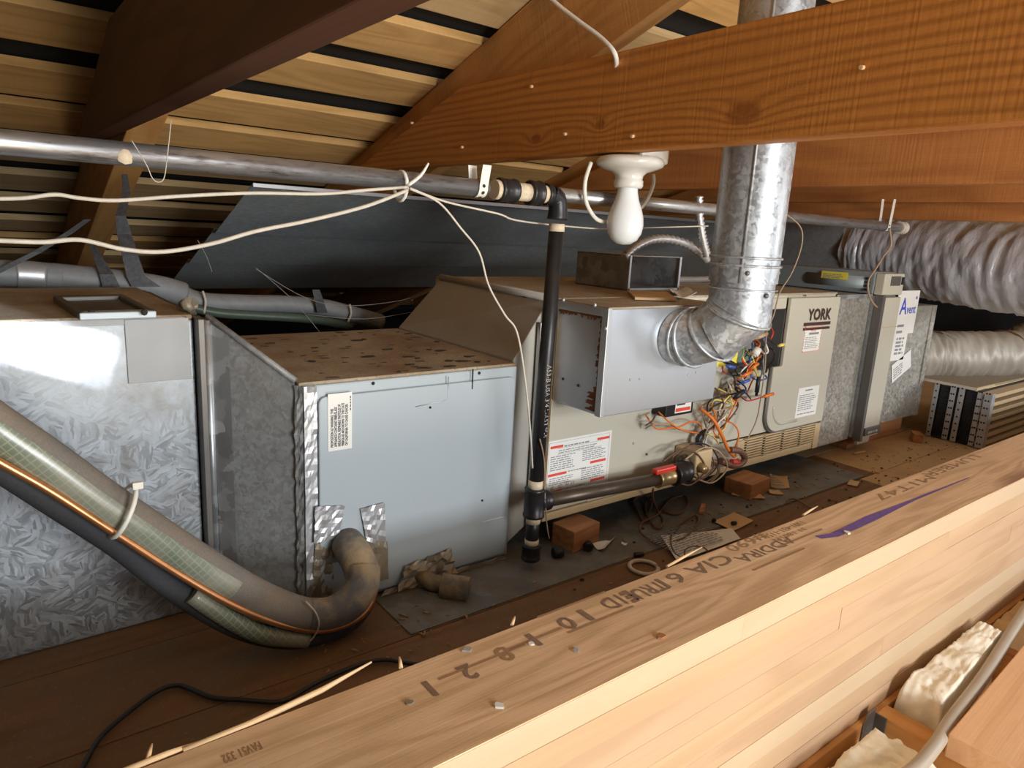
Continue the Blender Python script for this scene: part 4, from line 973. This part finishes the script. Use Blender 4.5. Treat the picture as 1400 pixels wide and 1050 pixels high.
loose('bell_wire', 'white wire from the tie sagging toward the bulb and flue', [(560, 257), (610, 276), (680, 292), (705, 301, .93), (760, 308, 1.0), (830, 313, 1.06), (900, 311, 1.06), (968, 309, 1.05)], .0016, 'wire_w', .90)
tw = at(557, 254, y=.91)
wt = thing('wire_tie', 'white wire tie knotted round the overhead pipe', 'tie', tuple(tw))
MB().tube([tw + V((0, .02 - .0195 * math.cos(a), -.0 + .0205 * math.sin(a))) for a in [math.radians(d) for d in range(0, 361, 24)]], .0028, 7).build('loop', 'white_pl', wt)
MB().tube([tw, at(575, 240, y=.9), at(586, 223, y=.895)], [.0028, .0026, .0014], 7, 3).build('tail', 'white_pl', wt)
loose('thermostat_wire', 'thin tan wire hanging past the right side of the flue to the base', [(1072, 291), (1094, 310), (1096, 335), (1083, 372), (1066, 400), (1058, 430), (1048, 455), (1046, 500), (1040, 545), (1034, 575), (1022, 600)], .0017, 'wire_tan', .93)
loose('thermostat_wire', 'thin dark wire hanging beside the gas drop to the floor', [(738, 600), (744, 630), (745, 680), (748, 720), (751, 736)], .0014, 'wire_tan', .915)
# flexible steel conduit
cd = thing('steel_conduit', 'ribbed steel conduit arching over the furnace behind the flue', 'conduit', (1.3, 1.2, .51))
def ribbed(pts, r, par):
    p = catmull([V(q) for q in pts], 8); L = len(p)
    MB().tube(p, [r * (1.0 if i % 2 else .62) for i in range(L)], 9).build('conduit', 'conduit', par)
ribbed([at(u, v, y=1.09) for u, v in ((853, 352), (868, 338), (890, 328), (915, 327), (940, 334), (958, 346), (967, 356))], .0110, cd)
ribbed([at(u, v, y=1.06) for u, v in ((956, 268), (956, 290), (959, 315), (963, 335), (967, 350))], .0110, cd)
ribbed([at(u, v, y=1.30) for u, v in ((915, 382), (928, 382), (942, 382), (955, 382), (970, 381))], .0110, cd)
# ================================================================== EQUIPMENT RIGHT OF THE FURNACE
s1 = thing('duct_section', 'plain galvanized duct section between the furnace and the tall air cleaner', 'duct', (2.03, 1.0, .05))
MB().box((FX1 + .004, 1.004, .045), (2.138, 1.48, .497)).build('duct_body', 'galv_warm', s1, .003)
MB().box((FX1 + .004, 1.0, .488), (2.138, 1.004, .5)).build('top_cleat', 'galv', s1)
ac = thing('air_cleaner', 'tall beige air cleaner cabinet with grey control box on top', 'air cleaner', (2.205, 1.0, .03))
AX0, AX1 = 2.142, 2.268
MB().box((AX0, .99, .05), (AX1, 1.50, .497)).build('cleaner_body', 'galv_dull', ac, .003)
MB().box((AX0 + .016, .972, .052), (AX1 - .002, .99, .492)).build('door', 'beige', ac, .004)
MB().box((AX0 + .018, .9705, .40), (AX1 - .004, .972, .402)).build('door_seam', 'beige_d', ac)
MB().box((AX0 - .002, .968, .045), (AX0 + .014, .992, .50)).build('edge_rail', 'hanger', ac, .001)
MB().box((AX0 + .02, .966, .060), (AX1 - .004, .972, .085)).build('name_plate', 'hanger', ac, .001)['label'] = 'dark name plate at the bottom'
f = frame((AX0 + .03, .9655, .064), (1, 0, 0), (0, 0, 1)); mb = MB(); micro(mb, f, .005, .003, .07, .010, 1, lh=.7); mb.build('print', 'ink_w', ac)
MB().box((AX0 + .02, .985, .028), (AX1 - .03, .993, .05)).build('tag', 'beige', ac)
MB().box((AX0 + .03, 1.02, .0), (AX1 - .03, 1.40, .05)).build('support_foot', 'block', ac)
# control box
MB().box((AX0 - .005, 1.0, .499), (AX1, 1.36, .566)).build('control_box', 'grey_box', ac, .004)['label'] = 'grey control box'
MB().tube([(AX0 + .02, 1.03, .531), (AX0 + .02, 1.22, .531)], .031, 20).build('cover_roll', 'grey_box', ac)
MB().box((AX0 - .003, .972, .499), (AX1 - .002, 1.0, .563)).build('control_face', 'beige', ac, .003)
MB().box((AX0 + .035, .969, .527), (AX1 - .03, .972, .555)).build('display', 'hanger', ac, .001)
MB().box((AX1 - .022, .966, .53), (AX1 - .014, .972, .553)).build('switch', 'dark', ac, .001)
f = frame((AX0 - .0115, 1.165, .535), (0, -1, 0), (0, 0, 1)); s = sticker('sticker', f, .085, .022, ac, 'lemon', 'yellow caution label'); mb = MB(); micro(mb, f, .006, .003, .07, .014, 3, lh=.5); mb.build('print', 'ink_grey', s)
mb = MB()
for k in range(4): mb.box((AX0 - .012, 1.012, .508 + k * .011), (AX0 - .005, 1.024, .515 + k * .011))
mb.build('terminal_strip', 'steel_b', ac)
tag(MB().tube([at(u, v, y=.955) for u, v in ((1216, 312), (1218, 335), (1208, 350), (1197, 368), (1188, 382), (1187, 398), (1192, 412), (1199, 420))], .0028, 7, 5).build('control_cord', 'wire_tan'), 'brown cord hanging from the capped pipe past the air cleaner controls', 'wire')
pl_ = thing('return_plenum', 'speckled galvanized plenum with blue-lettered service stickers', 'duct', (2.43, 1.0, .06))
MB().box((2.274, 1.0, .07), (2.60, 1.50, .457)).build('duct_body', 'galv_warm', pl_, .003)
MB().box((2.574, .995, .07), (2.602, 1.0, .457)).build('corner_flange', 'galv_warm', pl_, .001)
MB().box((2.30, 1.03, .0), (2.57, 1.4, .07)).build('support_foot', 'block', pl_)
f, s = mk(1219, 458, .999, .15, .14, 'white sticker with blue lettering', pl_)
mb = MB(); text(mb, 'A', .075, f, .025, .064, .002, .95); text(mb, 'vent', .042, f, .075, .066, .001, .85); rect(mb, f, .128, .112, .01, .009); mb.build('print', 'ink_blue', s)
mb = MB(); micro(mb, f, .022, .044, .045, .008, 1, lh=.8); mb.build('print', 'ink_red', s)
mb = MB(); micro(mb, f, .065, .044, .045, .008, 1, lh=.8); micro(mb, f, .02, .006, .08, .016, 1, lh=.7); micro(mb, f, .02, .03, .07, .006, 1); mb.build('print', 'ink_blue', s)
f, s = mk(1216, 494, .9985, .095, .145, 'white service sticker below the blue-lettered one', pl_); mb = MB(); micro(mb, f, .02, .02, .06, .06, 5, lh=.6); micro(mb, f, .01, .09, .05, .04, 2, lh=.4); mb.build('print', 'ink_grey', s)
f, s = mk(1219, 524, .9985, .13, .065, 'tilted white sticker, lowest on the plenum', pl_, 'paper', (1, 0, .38)); mb = MB(); micro(mb, f, .01, .01, .07, .04, 5, lh=.4); mb.build('print', 'ink_grey', s)
# flexible ducts
def flex(name, label, pts, r, mat, seed, amp=.012, n=56, par=None, close=True):
    p = catmull([V(q) for q in pts], 34); mb = MB(); mb.tube(p, r, n, caps=False)
    L = len(p)
    for i in range(L):
        c = p[i]
        for k in range(n):
            q = V(mb.v[i * n + k]); d = q - c; a = 6.283 * k / n
            ca, sa = math.cos(a), math.sin(a)
            n1 = mnoise.noise(V((i * .30 + seed + .9 * sa, ca * .9, sa * .9))); n2 = mnoise.noise(V((i * .62 + seed * 3 - 1.2 * ca, ca * 1.5, sa * 1.5)))
            w_ = .9 * (1 - 2.4 * abs(n1)) + .5 * (1 - 2.4 * abs(n2)) - .5 + .15 * mnoise.noise(V((i * .5, ca * 4, sa * 4)))
            mb.v[i * n + k] = tuple(c + d * (1 + amp * w_ / r))
    t = thing(name, label, 'flexible duct', tuple(p[0]))
    mb.build('duct_skin', mat, t); return t, p
f1, p1 = flex('flexible_duct', 'large silver wrinkled flexible duct at upper right', [(2.74, 1.34, .623), (2.735, 1.1, .615), (2.70, .75, .59), (2.68, .3, .57), (2.66, -.3, .56)], .143, 'flex', 2, .010, 110)
mb = MB(); mb.tube([(2.74, 1.30 + .01 * k, .624) for k in range(8)], .13, 40, caps=False)
for q in range(len(mb.v)):
    c_ = V((2.74, mb.v[q][1], .624)); d_ = V(mb.v[q]) - c_; mb.v[q] = tuple(c_ + d_ * (1.03 + .10 * mnoise.noise(V(mb.v[q]) * 28)))
mb.build('taped_collar', 'foil', f1)
MB().box((2.62, 1.37, .50), (2.86, 1.7, .74)).build('start_box', 'galv_dull', f1)
f2, p2 = flex('flexible_duct', 'smaller tan-grey flexible duct lying behind the old coil block', [(2.602, 1.16, .25), (2.75, 1.06, .26), (2.95, .96, .265), (3.3, .85, .27), (3.7, .75, .27)], .088, 'flex_d', 9, .006, 36)
for i_ in (37, 80):
    MB().tube([p2[i_] + V((0, math.cos(a) * .092, math.sin(a) * .092)) for a in [math.radians(d) for d in range(0, 361, 20)]], .003, 6).build('band', 'w_brown', f2)
f3, p3 = flex('flexible_duct', 'dusty wrapped duct rising at the far right edge', [tuple(at(u, v, y=y)) for u, v, y in ((1335, 500, 1.5), (1368, 484, 1.4), (1400, 468, 1.3), (1440, 455, 1.2))], .10, 'foam_e', 15, .01, 36)
# old coil block
cb_ = thing('coil_block', 'old finned coil block with a board lid standing on the floor at the right', 'coil', (2.8, .85, 0))
MB().prism([(2.618, .838, .192), (3.3, .82, .192), (3.3, 1.04, .192), (2.63, 1.05, .192)], (0, 0, .008)).build('lid', 'board_g', cb_, .002)
MB().box((2.615, .834, .188), (3.3, .839, .199)).build('lid_edge', 'beige_d', cb_)
MB().prism([(2.613, .838, .190), (2.618, .838, .190), (2.63, 1.05, .190), (2.625, 1.05, .190)], (0, 0, .009)).build('lid_edge', 'wire_w', cb_)
def plate(y0, y1, x, holes, mat='alu_side'):
    MB().box((x, y0, .004), (x + .003, y1, .19)).build('end_plate', mat, cb_, .0008)
    mb = MB()
    for z in [.018 + .0245 * k for k in range(8)]:
        for yy_ in ([(y0 + y1) / 2] if holes == 1 else [y0 + (y1 - y0) * .3, y0 + (y1 - y0) * .7]): mb.lathe([(0, -.0006), (.0032, -.0006)], (x, yy_, z), (1, 0, 0), 8)
    mb.build('tube_hole', 'dark', cb_)
plate(.946, .962, 2.612, 1); plate(.893, .911, 2.612, 2); plate(.866, .884, 2.610, 1); plate(.812, .828, 2.610, 2)
plate(.785, .806, 2.604, 2)
for y0, y1 in ((.914, .943), (.831, .864)):
    mb = MB()
    for k in range(34): z = .006 + k * .0054; mb.box((2.618 + random.uniform(-.003, .003), y0, z), (2.70, y1, z + .0022))
    mb.box((2.625, y0, .004), (2.70, y1, .19)); mb.build('fin_pack', 'fin', cb_)
MB().box((2.63, .83, .004), (3.28, .96, .186)).build('coil_core', 'dark', cb_)
for k in range(7):
    z = .008 + k * .027
    MB().box((2.63, .788, z), (3.28, .828, z + .013)).build('slat', 'beige_d', cb_, .001)
MB().box((2.604, .782, .002), (2.63, .787, .190)).build('corner_post', 'alu_side', cb_, .001)
# chunk of wood by the coil block
def block(name, label, u, v, z, sx_, sy_, sz, rot, cat='wood block', mat='block', grp=None):
    p = at(u, v, z=z); wm = Matrix.Translation((p.x, p.y, z + sz / 2)) @ Matrix.Rotation(rot, 4, 'Z')
    return tag(MB().box((-sx_ / 2, -sy_ / 2, -sz / 2), (sx_ / 2, sy_ / 2, sz / 2)).build(name, mat, None, .002, wm), label, cat, grp)
PADT = .0015
block('wood_block', 'wood block under the furnace base beside the gas drop', 786, 742, PADT, .082, .06, .046, .12)
block('wood_block', 'wood block under the furnace base near the louvred grille', 1020, 672, PADT, .10, .075, .040, .1)
block('wood_chunk', 'small pale wood chunk on the floor by the coil block', 1252, 603, 0, .05, .03, .03, .6, 'wood')
# ================================================================== FLOOR CLUTTER
pad = MB().box((.497, .858, -.0004), (1.962, 1.62, .0014)).build('metal_pad', 'pad'); tag(pad, 'dusty grey metal sheet on the floor under the furnace', 'metal sheet')
def lumpy(name, label, u, v, z, r, L, rot, mat, cat):
    p = at(u, v, z=z); d = V((math.cos(rot), math.sin(rot), 0)) * L / 2; c = V((p.x, p.y, z + r))
    return tag(MB().tube([c - d, c - d * .8, c + d * .8, c + d], [r * .8, r, r, r * .85], 12).build(name, mat), label, cat)
lumpy('pipe_plug', 'black pipe cap on the floor just right of the gas drop', 762, 762, PADT, .011, .022, -.3, 'steel_b', 'cap')
lumpy('pipe_plug', 'black pipe cap beside the torn white paper', 804, 753, PADT, .010, .014, .9, 'steel_b', 'cap')
lumpy('pipe_plug', 'small black plug lying near the ring on the floor', 873, 761, 0, .005, .020, -.4, 'steel_b', 'cap')
lumpy('pipe_plug', 'tiny black plug on the tan card', 1003, 718, .003, .005, .012, -.2, 'steel_b', 'cap')
lumpy('pipe_plug', 'tiny black plug left of the tan card', 976, 714, PADT, .005, .010, .5, 'steel_b', 'cap')
rp = at(880, 778, z=.0); tag(MB().tube([(rp.x + .028 * math.cos(a), rp.y + .028 * math.sin(a), .004) for a in [math.radians(d) for d in range(-20, 321, 20)]], .004, 8).build('plastic_ring', 'wire_w'), 'dusty pale ring lying against the beam', 'ring')
sheet('paper_scrap', 'torn white paper scrap on the floor near the black caps', ((810, 748), (824, 756), (841, 737), (828, 742)), PADT, 'paper', 'paper', .0006, .008)
sheet('paper_scrap', 'tiny white paper scrap left of the printed sheet', ((849, 744), (856, 747), (858, 744), (850, 742)), PADT, 'paper', 'paper', .0006, .002)
sheet('printed_sheet', 'printed white form half under the beam edge', ((925, 768), (1012, 738), (1000, 724), (903, 734)), .004, 'paper', 'paper', .001, .003, 12)
sheet('paper_card', 'tan paper card on the floor beside the printed form', ((1002, 727), (1030, 713), (1003, 702), (974, 714)), PADT, 'paper_tan', 'paper', .001, .002)
sheet('paper_note', 'folded tan note with writing near the louvred grille', ((1054, 668), (1079, 669), (1076, 653), (1052, 650)), PADT, 'paper_tan', 'paper', .001, .006, 5)
sheet('cardboard_strip', 'torn cardboard strip in front of the wood block', ((1000, 678), (1046, 684), (1035, 676), (1002, 673)), PADT, 'paper_tan', 'cardboard', .002, .004)
sheet('cardboard_strip', 'small torn cardboard bit left of the folded note', ((1052, 676), (1071, 678), (1064, 672), (1050, 671)), PADT, 'paper_tan', 'cardboard', .002, .003)
sheet('cardboard_scrap', 'tan cardboard scrap at the corner of the metal sheet', ((1158, 663), (1172, 666), (1175, 660), (1163, 657)), .001, 'paper_tan', 'cardboard', .002, .002)
sheet('wood_sliver', 'small reddish wood sliver standing by the wire coil', ((955, 703), (962, 704), (965, 692), (959, 692)), PADT, 'block', 'wood', .006, .002)
def fw(name, label, pts, r, mat, cat='wire', zz=None, sm=7):
    out = []
    for i, q in enumerate(pts):
        z = q[2] if len(q) > 2 else .006; out.append(at(q[0], q[1], z=z))
    return tag(MB().tube(out, r, 7, sm).build(name, mat), label, cat)
fw('wire_coil', 'loose coil of thin brown wire on the floor below the gas valve', [(893, 668, .09), (893, 682, .05), (900, 700), (907, 714), (898, 722), (885, 706), (882, 688), (892, 680, .02), (888, 698), (880, 712), (872, 700), (866, 685), (880, 678), (900, 695), (925, 703), (940, 690), (935, 678), (915, 684), (902, 700), (895, 706), (876, 716, .012), (878, 730, .012), (900, 742), (925, 740), (945, 728), (955, 712), (950, 704), (935, 712), (920, 727), (917, 742), (922, 756), (930, 762)], .0025, 'w_brown')
fw('wire_loop', 'short brown wire loop lying on the printed form', [(936, 760), (937, 752), (948, 747), (962, 749), (968, 754)], .002, 'w_brown')
fw('bent_wire', 'bent brown wire at the front edge of the metal sheet', [(1077, 689), (1076, 684), (1085, 682), (1098, 688), (1108, 695)], .002, 'w_brown')
fw('black_cord', 'black cord lying on the brown floor at lower left', [(100, 1075), (118, 1040), (140, 1005), (180, 970), (215, 945), (240, 937), (260, 942), (290, 954), (330, 957), (375, 960), (395, 955), (430, 935), (470, 917), (500, 906), (530, 902), (570, 908), (620, 905), (680, 900)], .0032, 'w_black', 'cord')
fw('screw_anchor', 'small tan anchor lying on the dusty floor near the plenum', [(1168, 620, .004), (1182, 617, .004)], .003, 'splinter', 'debris', None, 2)
mb = MB()
for k in range(420):
    r1 = random.random(); x = .5 + 2.3 * random.random() ** .8; y = .60 + .36 * random.random()
    if random.random() < .2: x = random.uniform(.35, .6)
    s_ = random.uniform(.0008, .0026); L_ = s_ * random.uniform(1, 4); a_ = random.random() * 3.14
    c_, n_ = math.cos(a_) * L_, math.sin(a_) * L_
    z_ = .0016
    mb.prism([(x - c_ - n_ * .3, y - n_ + c_ * .3, z_), (x + c_, y + n_, z_), (x + c_ * .3 + n_ * .4, y + n_ * .3 - c_ * .4, z_)], (0, 0, s_ * .8))
tag(mb.build('sawdust_crumbs', 'dirt'), 'sawdust, crumbs and needles scattered over the dusty floor', 'debris', None, 'stuff')
mb = MB()
for k in range(90):
    x = random.uniform(.8, 2.6); y = random.uniform(.62, .97); s_ = random.uniform(.002, .006); n = 5; a0 = random.random() * 6
    mb.prism([(x + math.cos(a0 + j * 1.2566) * s_ * random.uniform(.4, 1.2), y + math.sin(a0 + j * 1.2566) * s_ * random.uniform(.4, 1), .0016) for j in range(n)], (0, 0, .002))
tag(mb.build('dark_crumbs', 'flake'), 'dark crumbs scattered over the floor in front of the furnace', 'debris', None, 'stuff')
# ================================================================== REFRIGERANT LINE SET (foreground)
ls_ = thing('refrigerant_line_set', 'insulated refrigerant line with bare copper tube curving into the grey cabinet', 'pipe', (.3, .93, .1))
LP = lambda L: [at(u, v, y=y) for u, v, y in L]
main = LP([(-70, 540, .95), (0, 588, .95), (60, 628, .945), (130, 678, .94), (200, 725, .935), (270, 770, .93), (340, 812, .92), (395, 836, .91), (425, 843, .905)])
MB().tube(main, .0262, 22, 7).build('suction_insulation', 'foam', ls_)['label'] = 'dusty grey foam insulation'
elb = LP([(420, 842, .905), (450, 840, .90), (478, 825, .895), (495, 800, .90), (497, 776, .915)])
MB().tube(elb, .0258, 22, 7).build('elbow_insulation', 'foam_e', ls_)['label'] = 'brown-stained foam elbow'
e2 = LP([(497, 790, .912), (490, 768, .93), (481, 752, .955), (474, 742, .992)])
MB().tube(e2, .0268, 22, 7).build('elbow_insulation', 'foam_e', ls_)
# green mesh tape on the lower half
mt_ = main[1:8]
MB().tube([p + V((0, -.0005, -.0006)) for p in LP([(-60, 548, .95), (0, 588, .95), (60, 628, .945), (130, 678, .94), (200, 725, .935), (270, 770, .93), (318, 798, .924)])], .0272, 26, 8, arc=(math.radians(62), math.radians(176)) ).build('mesh_tape', 'tape_g', ls_)['label'] = 'glossy green mesh tape'
cu = LP([(-50, 603, .925), (0, 632, .925), (70, 672, .92), (150, 724, .915), (240, 782, .91), (320, 828, .90), (380, 852, .893), (430, 862, .885), (470, 855, .88), (500, 836, .88), (513, 805, .89), (512, 780, .91), (503, 755, .95), (492, 742, .99)])
MB().tube(cu, .0052, 12, 8).build('copper_tube', 'copper', ls_)
bf = LP([(-60, 598, .95), (0, 640, .95), (70, 686, .945), (160, 745, .94), (230, 800, .935), (300, 845, .925), (350, 866, .915), (400, 873, .905), (440, 866, .905), (475, 852, .915), (498, 825, .93), (500, 790, .955)])
MB().tube(bf, .0155, 16, 7).build('foam_sleeve', 'foam_b', ls_)['label'] = 'black foam sleeve'
MB().tube(LP([(262, 812, .918), (310, 844, .908), (360, 868, .90), (420, 874, .895)]), .0130, 14, 5).build('mesh_tape', 'tape_g', ls_)
# zip tie and string
zt = thing('zip_tie', 'white zip tie around the insulated refrigerant line', 'tie', tuple(at(168, 700, y=.90)))
a, b = at(184, 666, y=.928), at(152, 731, y=.925); c_ = (a + b) / 2
MB().tube([c_ + (a - c_) * math.cos(t) * 1.05 + V((0, -.032 * math.sin(t), 0)) for t in [math.radians(d) for d in range(0, 361, 18)]], .0030, 8).build('band', 'white_pl', zt)
MB().box(tuple(at(188, 664, y=.915) - V((.006, .004, .004))), tuple(at(188, 664, y=.915) + V((.006, .004, .005)))).build('head', 'white_pl', zt, .001)
tag(MB().tube([at(u, v, y=y) for u, v, y in ((418, 822, .885), (432, 838, .875), (436, 855, .872), (428, 872, .88), (414, 884, .892))], .0012, 6, 5).build('string', 'wire_w'), 'pale string tied round the refrigerant line at its bend', 'string')
# ================================================================== BACK-LEFT INSULATED LINES AND STRAPS
b1 = thing('insulated_pipe', 'grey taped insulated pipe behind the spangled duct', 'pipe', (.2, 1.7, .5))
pp = LP([(-60, 372, 1.66), (0, 374, 1.66), (60, 377, 1.66), (110, 381, 1.66), (160, 386, 1.66), (215, 393, 1.66), (250, 402, 1.67)])
MB().tube(pp, .0265, 18, 6).build('insulation', 'foam_g', b1)
pq = LP([(22, 375, 1.66), (40, 376, 1.66), (62, 378, 1.66)]); MB().tube(pq, .0275, 18, 4).build('tape_wrap', 'foil', b1)
pq = LP([(62, 378, 1.66), (72, 379, 1.66), (84, 380, 1.66)]); MB().tube(pq, .0272, 18, 4).build('tape_wrap', 'foam_g', b1)
b2 = thing('insulated_pipe', 'grey insulated pipe sagging behind the grey cabinet', 'pipe', (.5, 1.75, .4))
pp = LP([(200, 388, 1.78), (240, 400, 1.78), (275, 412, 1.78), (330, 415, 1.78), (390, 416, 1.78), (440, 420, 1.78), (475, 428, 1.78), (520, 440, 1.8)])
MB().tube(pp, .0225, 16, 6).build('insulation', 'foam_g', b2)
pp = LP([(262, 420, 1.76), (300, 428, 1.76), (360, 432, 1.76), (420, 436, 1.76), (480, 445, 1.78)])
MB().tube(pp, .0115, 12, 6).build('suction_sleeve', 'green_wrap', b2)
MB().tube(LP([(277, 398, 1.75), (281, 412, 1.745), (279, 428, 1.75)]), .003, 6, 4).build('tie_wrap', 'wire_w', b2)
MB().tube(LP([(478, 416, 1.75), (480, 428, 1.745), (476, 440, 1.75)]), .003, 6, 4).build('tie_wrap', 'wire_w', b2)
def ribbon(name, label, pts, wpx, mat, cat='strap', th=.0012):
    vs = []
    for (u, v, y, w2) in pts:
        for du in (-w2 / 2, w2 / 2): vs.append(at(u + du, v, y=y))
    n = len(pts); N = len(vs); vs2 = vs + [q + V((0, th, 0)) for q in vs]
    fs = [(2 * i, 2 * i + 1, 2 * i + 3, 2 * i + 2) for i in range(n - 1)] + [(N + 2 * i, N + 2 * i + 2, N + 2 * i + 3, N + 2 * i + 1) for i in range(n - 1)]
    fs += [(2 * i, 2 * i + 2, N + 2 * i + 2, N + 2 * i) for i in range(n - 1)] + [(2 * i + 1, N + 2 * i + 1, N + 2 * i + 3, 2 * i + 3) for i in range(n - 1)]
    return tag(MB().add(vs2, fs).build(name, mat), label, cat)
M['strap'] = plain('speckled_dark_strap', (.06, .063, .07), .6, .2, .9, 140)
ribbon('hanger_strap', 'dark speckled hanging strap, right of the two by the tan rafter', [(170, 238, 1.72, 8), (173, 262, 1.70, 11), (165, 295, 1.66, 14), (170, 320, 1.65, 20), (178, 350, 1.63, 22), (186, 378, 1.62, 26), (200, 392, 1.62, 40)], 0, 'strap')
ribbon('hanger_strap', 'shorter dark hanging strap near the tan rafter foot', [(127, 335, 1.66, 8), (134, 352, 1.64, 12), (146, 375, 1.62, 20), (152, 392, 1.62, 24)], 0, 'strap')
ribbon('hanger_strap', 'thin dark strap slanting down to the left edge', [(120, 300, 1.62, 10), (95, 318, 1.61, 12), (50, 345, 1.60, 14), (0, 370, 1.60, 16), (-30, 384, 1.6, 16)], 0, 'strap')
ribbon('hanger_strap', 'dark strap holding the sagging pipe under the blue-grey sheet', [(432, 396, 1.74, 10), (436, 410, 1.735, 12), (441, 428, 1.74, 14)], 0, 'strap')
# cobweb strands
webs = MB()
for pts in (((350, 366), (400, 410), (438, 455)), ((350, 368), (420, 408), (480, 418), (560, 408), (612, 385)), ((420, 430), (500, 436), (578, 424)), ((270, 328), (282, 350), (290, 372))):
    webs.tube([at(u, v, y=1.55) for u, v in pts], .0007, 4, 5)
tag(webs.build('cobweb_strands', 'web'), 'thin cobweb strands hanging behind the grey cabinet', 'cobweb', None, 'stuff')
tag(MB().tube([at(u, v, y=.9) for u, v in ((180, 192), (200, 225), (208, 243), (216, 249), (224, 244), (228, 220), (234, 165))], .0006, 4, 6).build('string', 'wire_w'), 'fine string looped over the overhead pipe near the dark tie', 'string')
# nail heads in the ties
for o in list(bpy.data.objects):
    if o.type == 'MESH' and o.parent is None and 'category' not in o and 'kind' not in o: print('UNTAGGED', o.name)
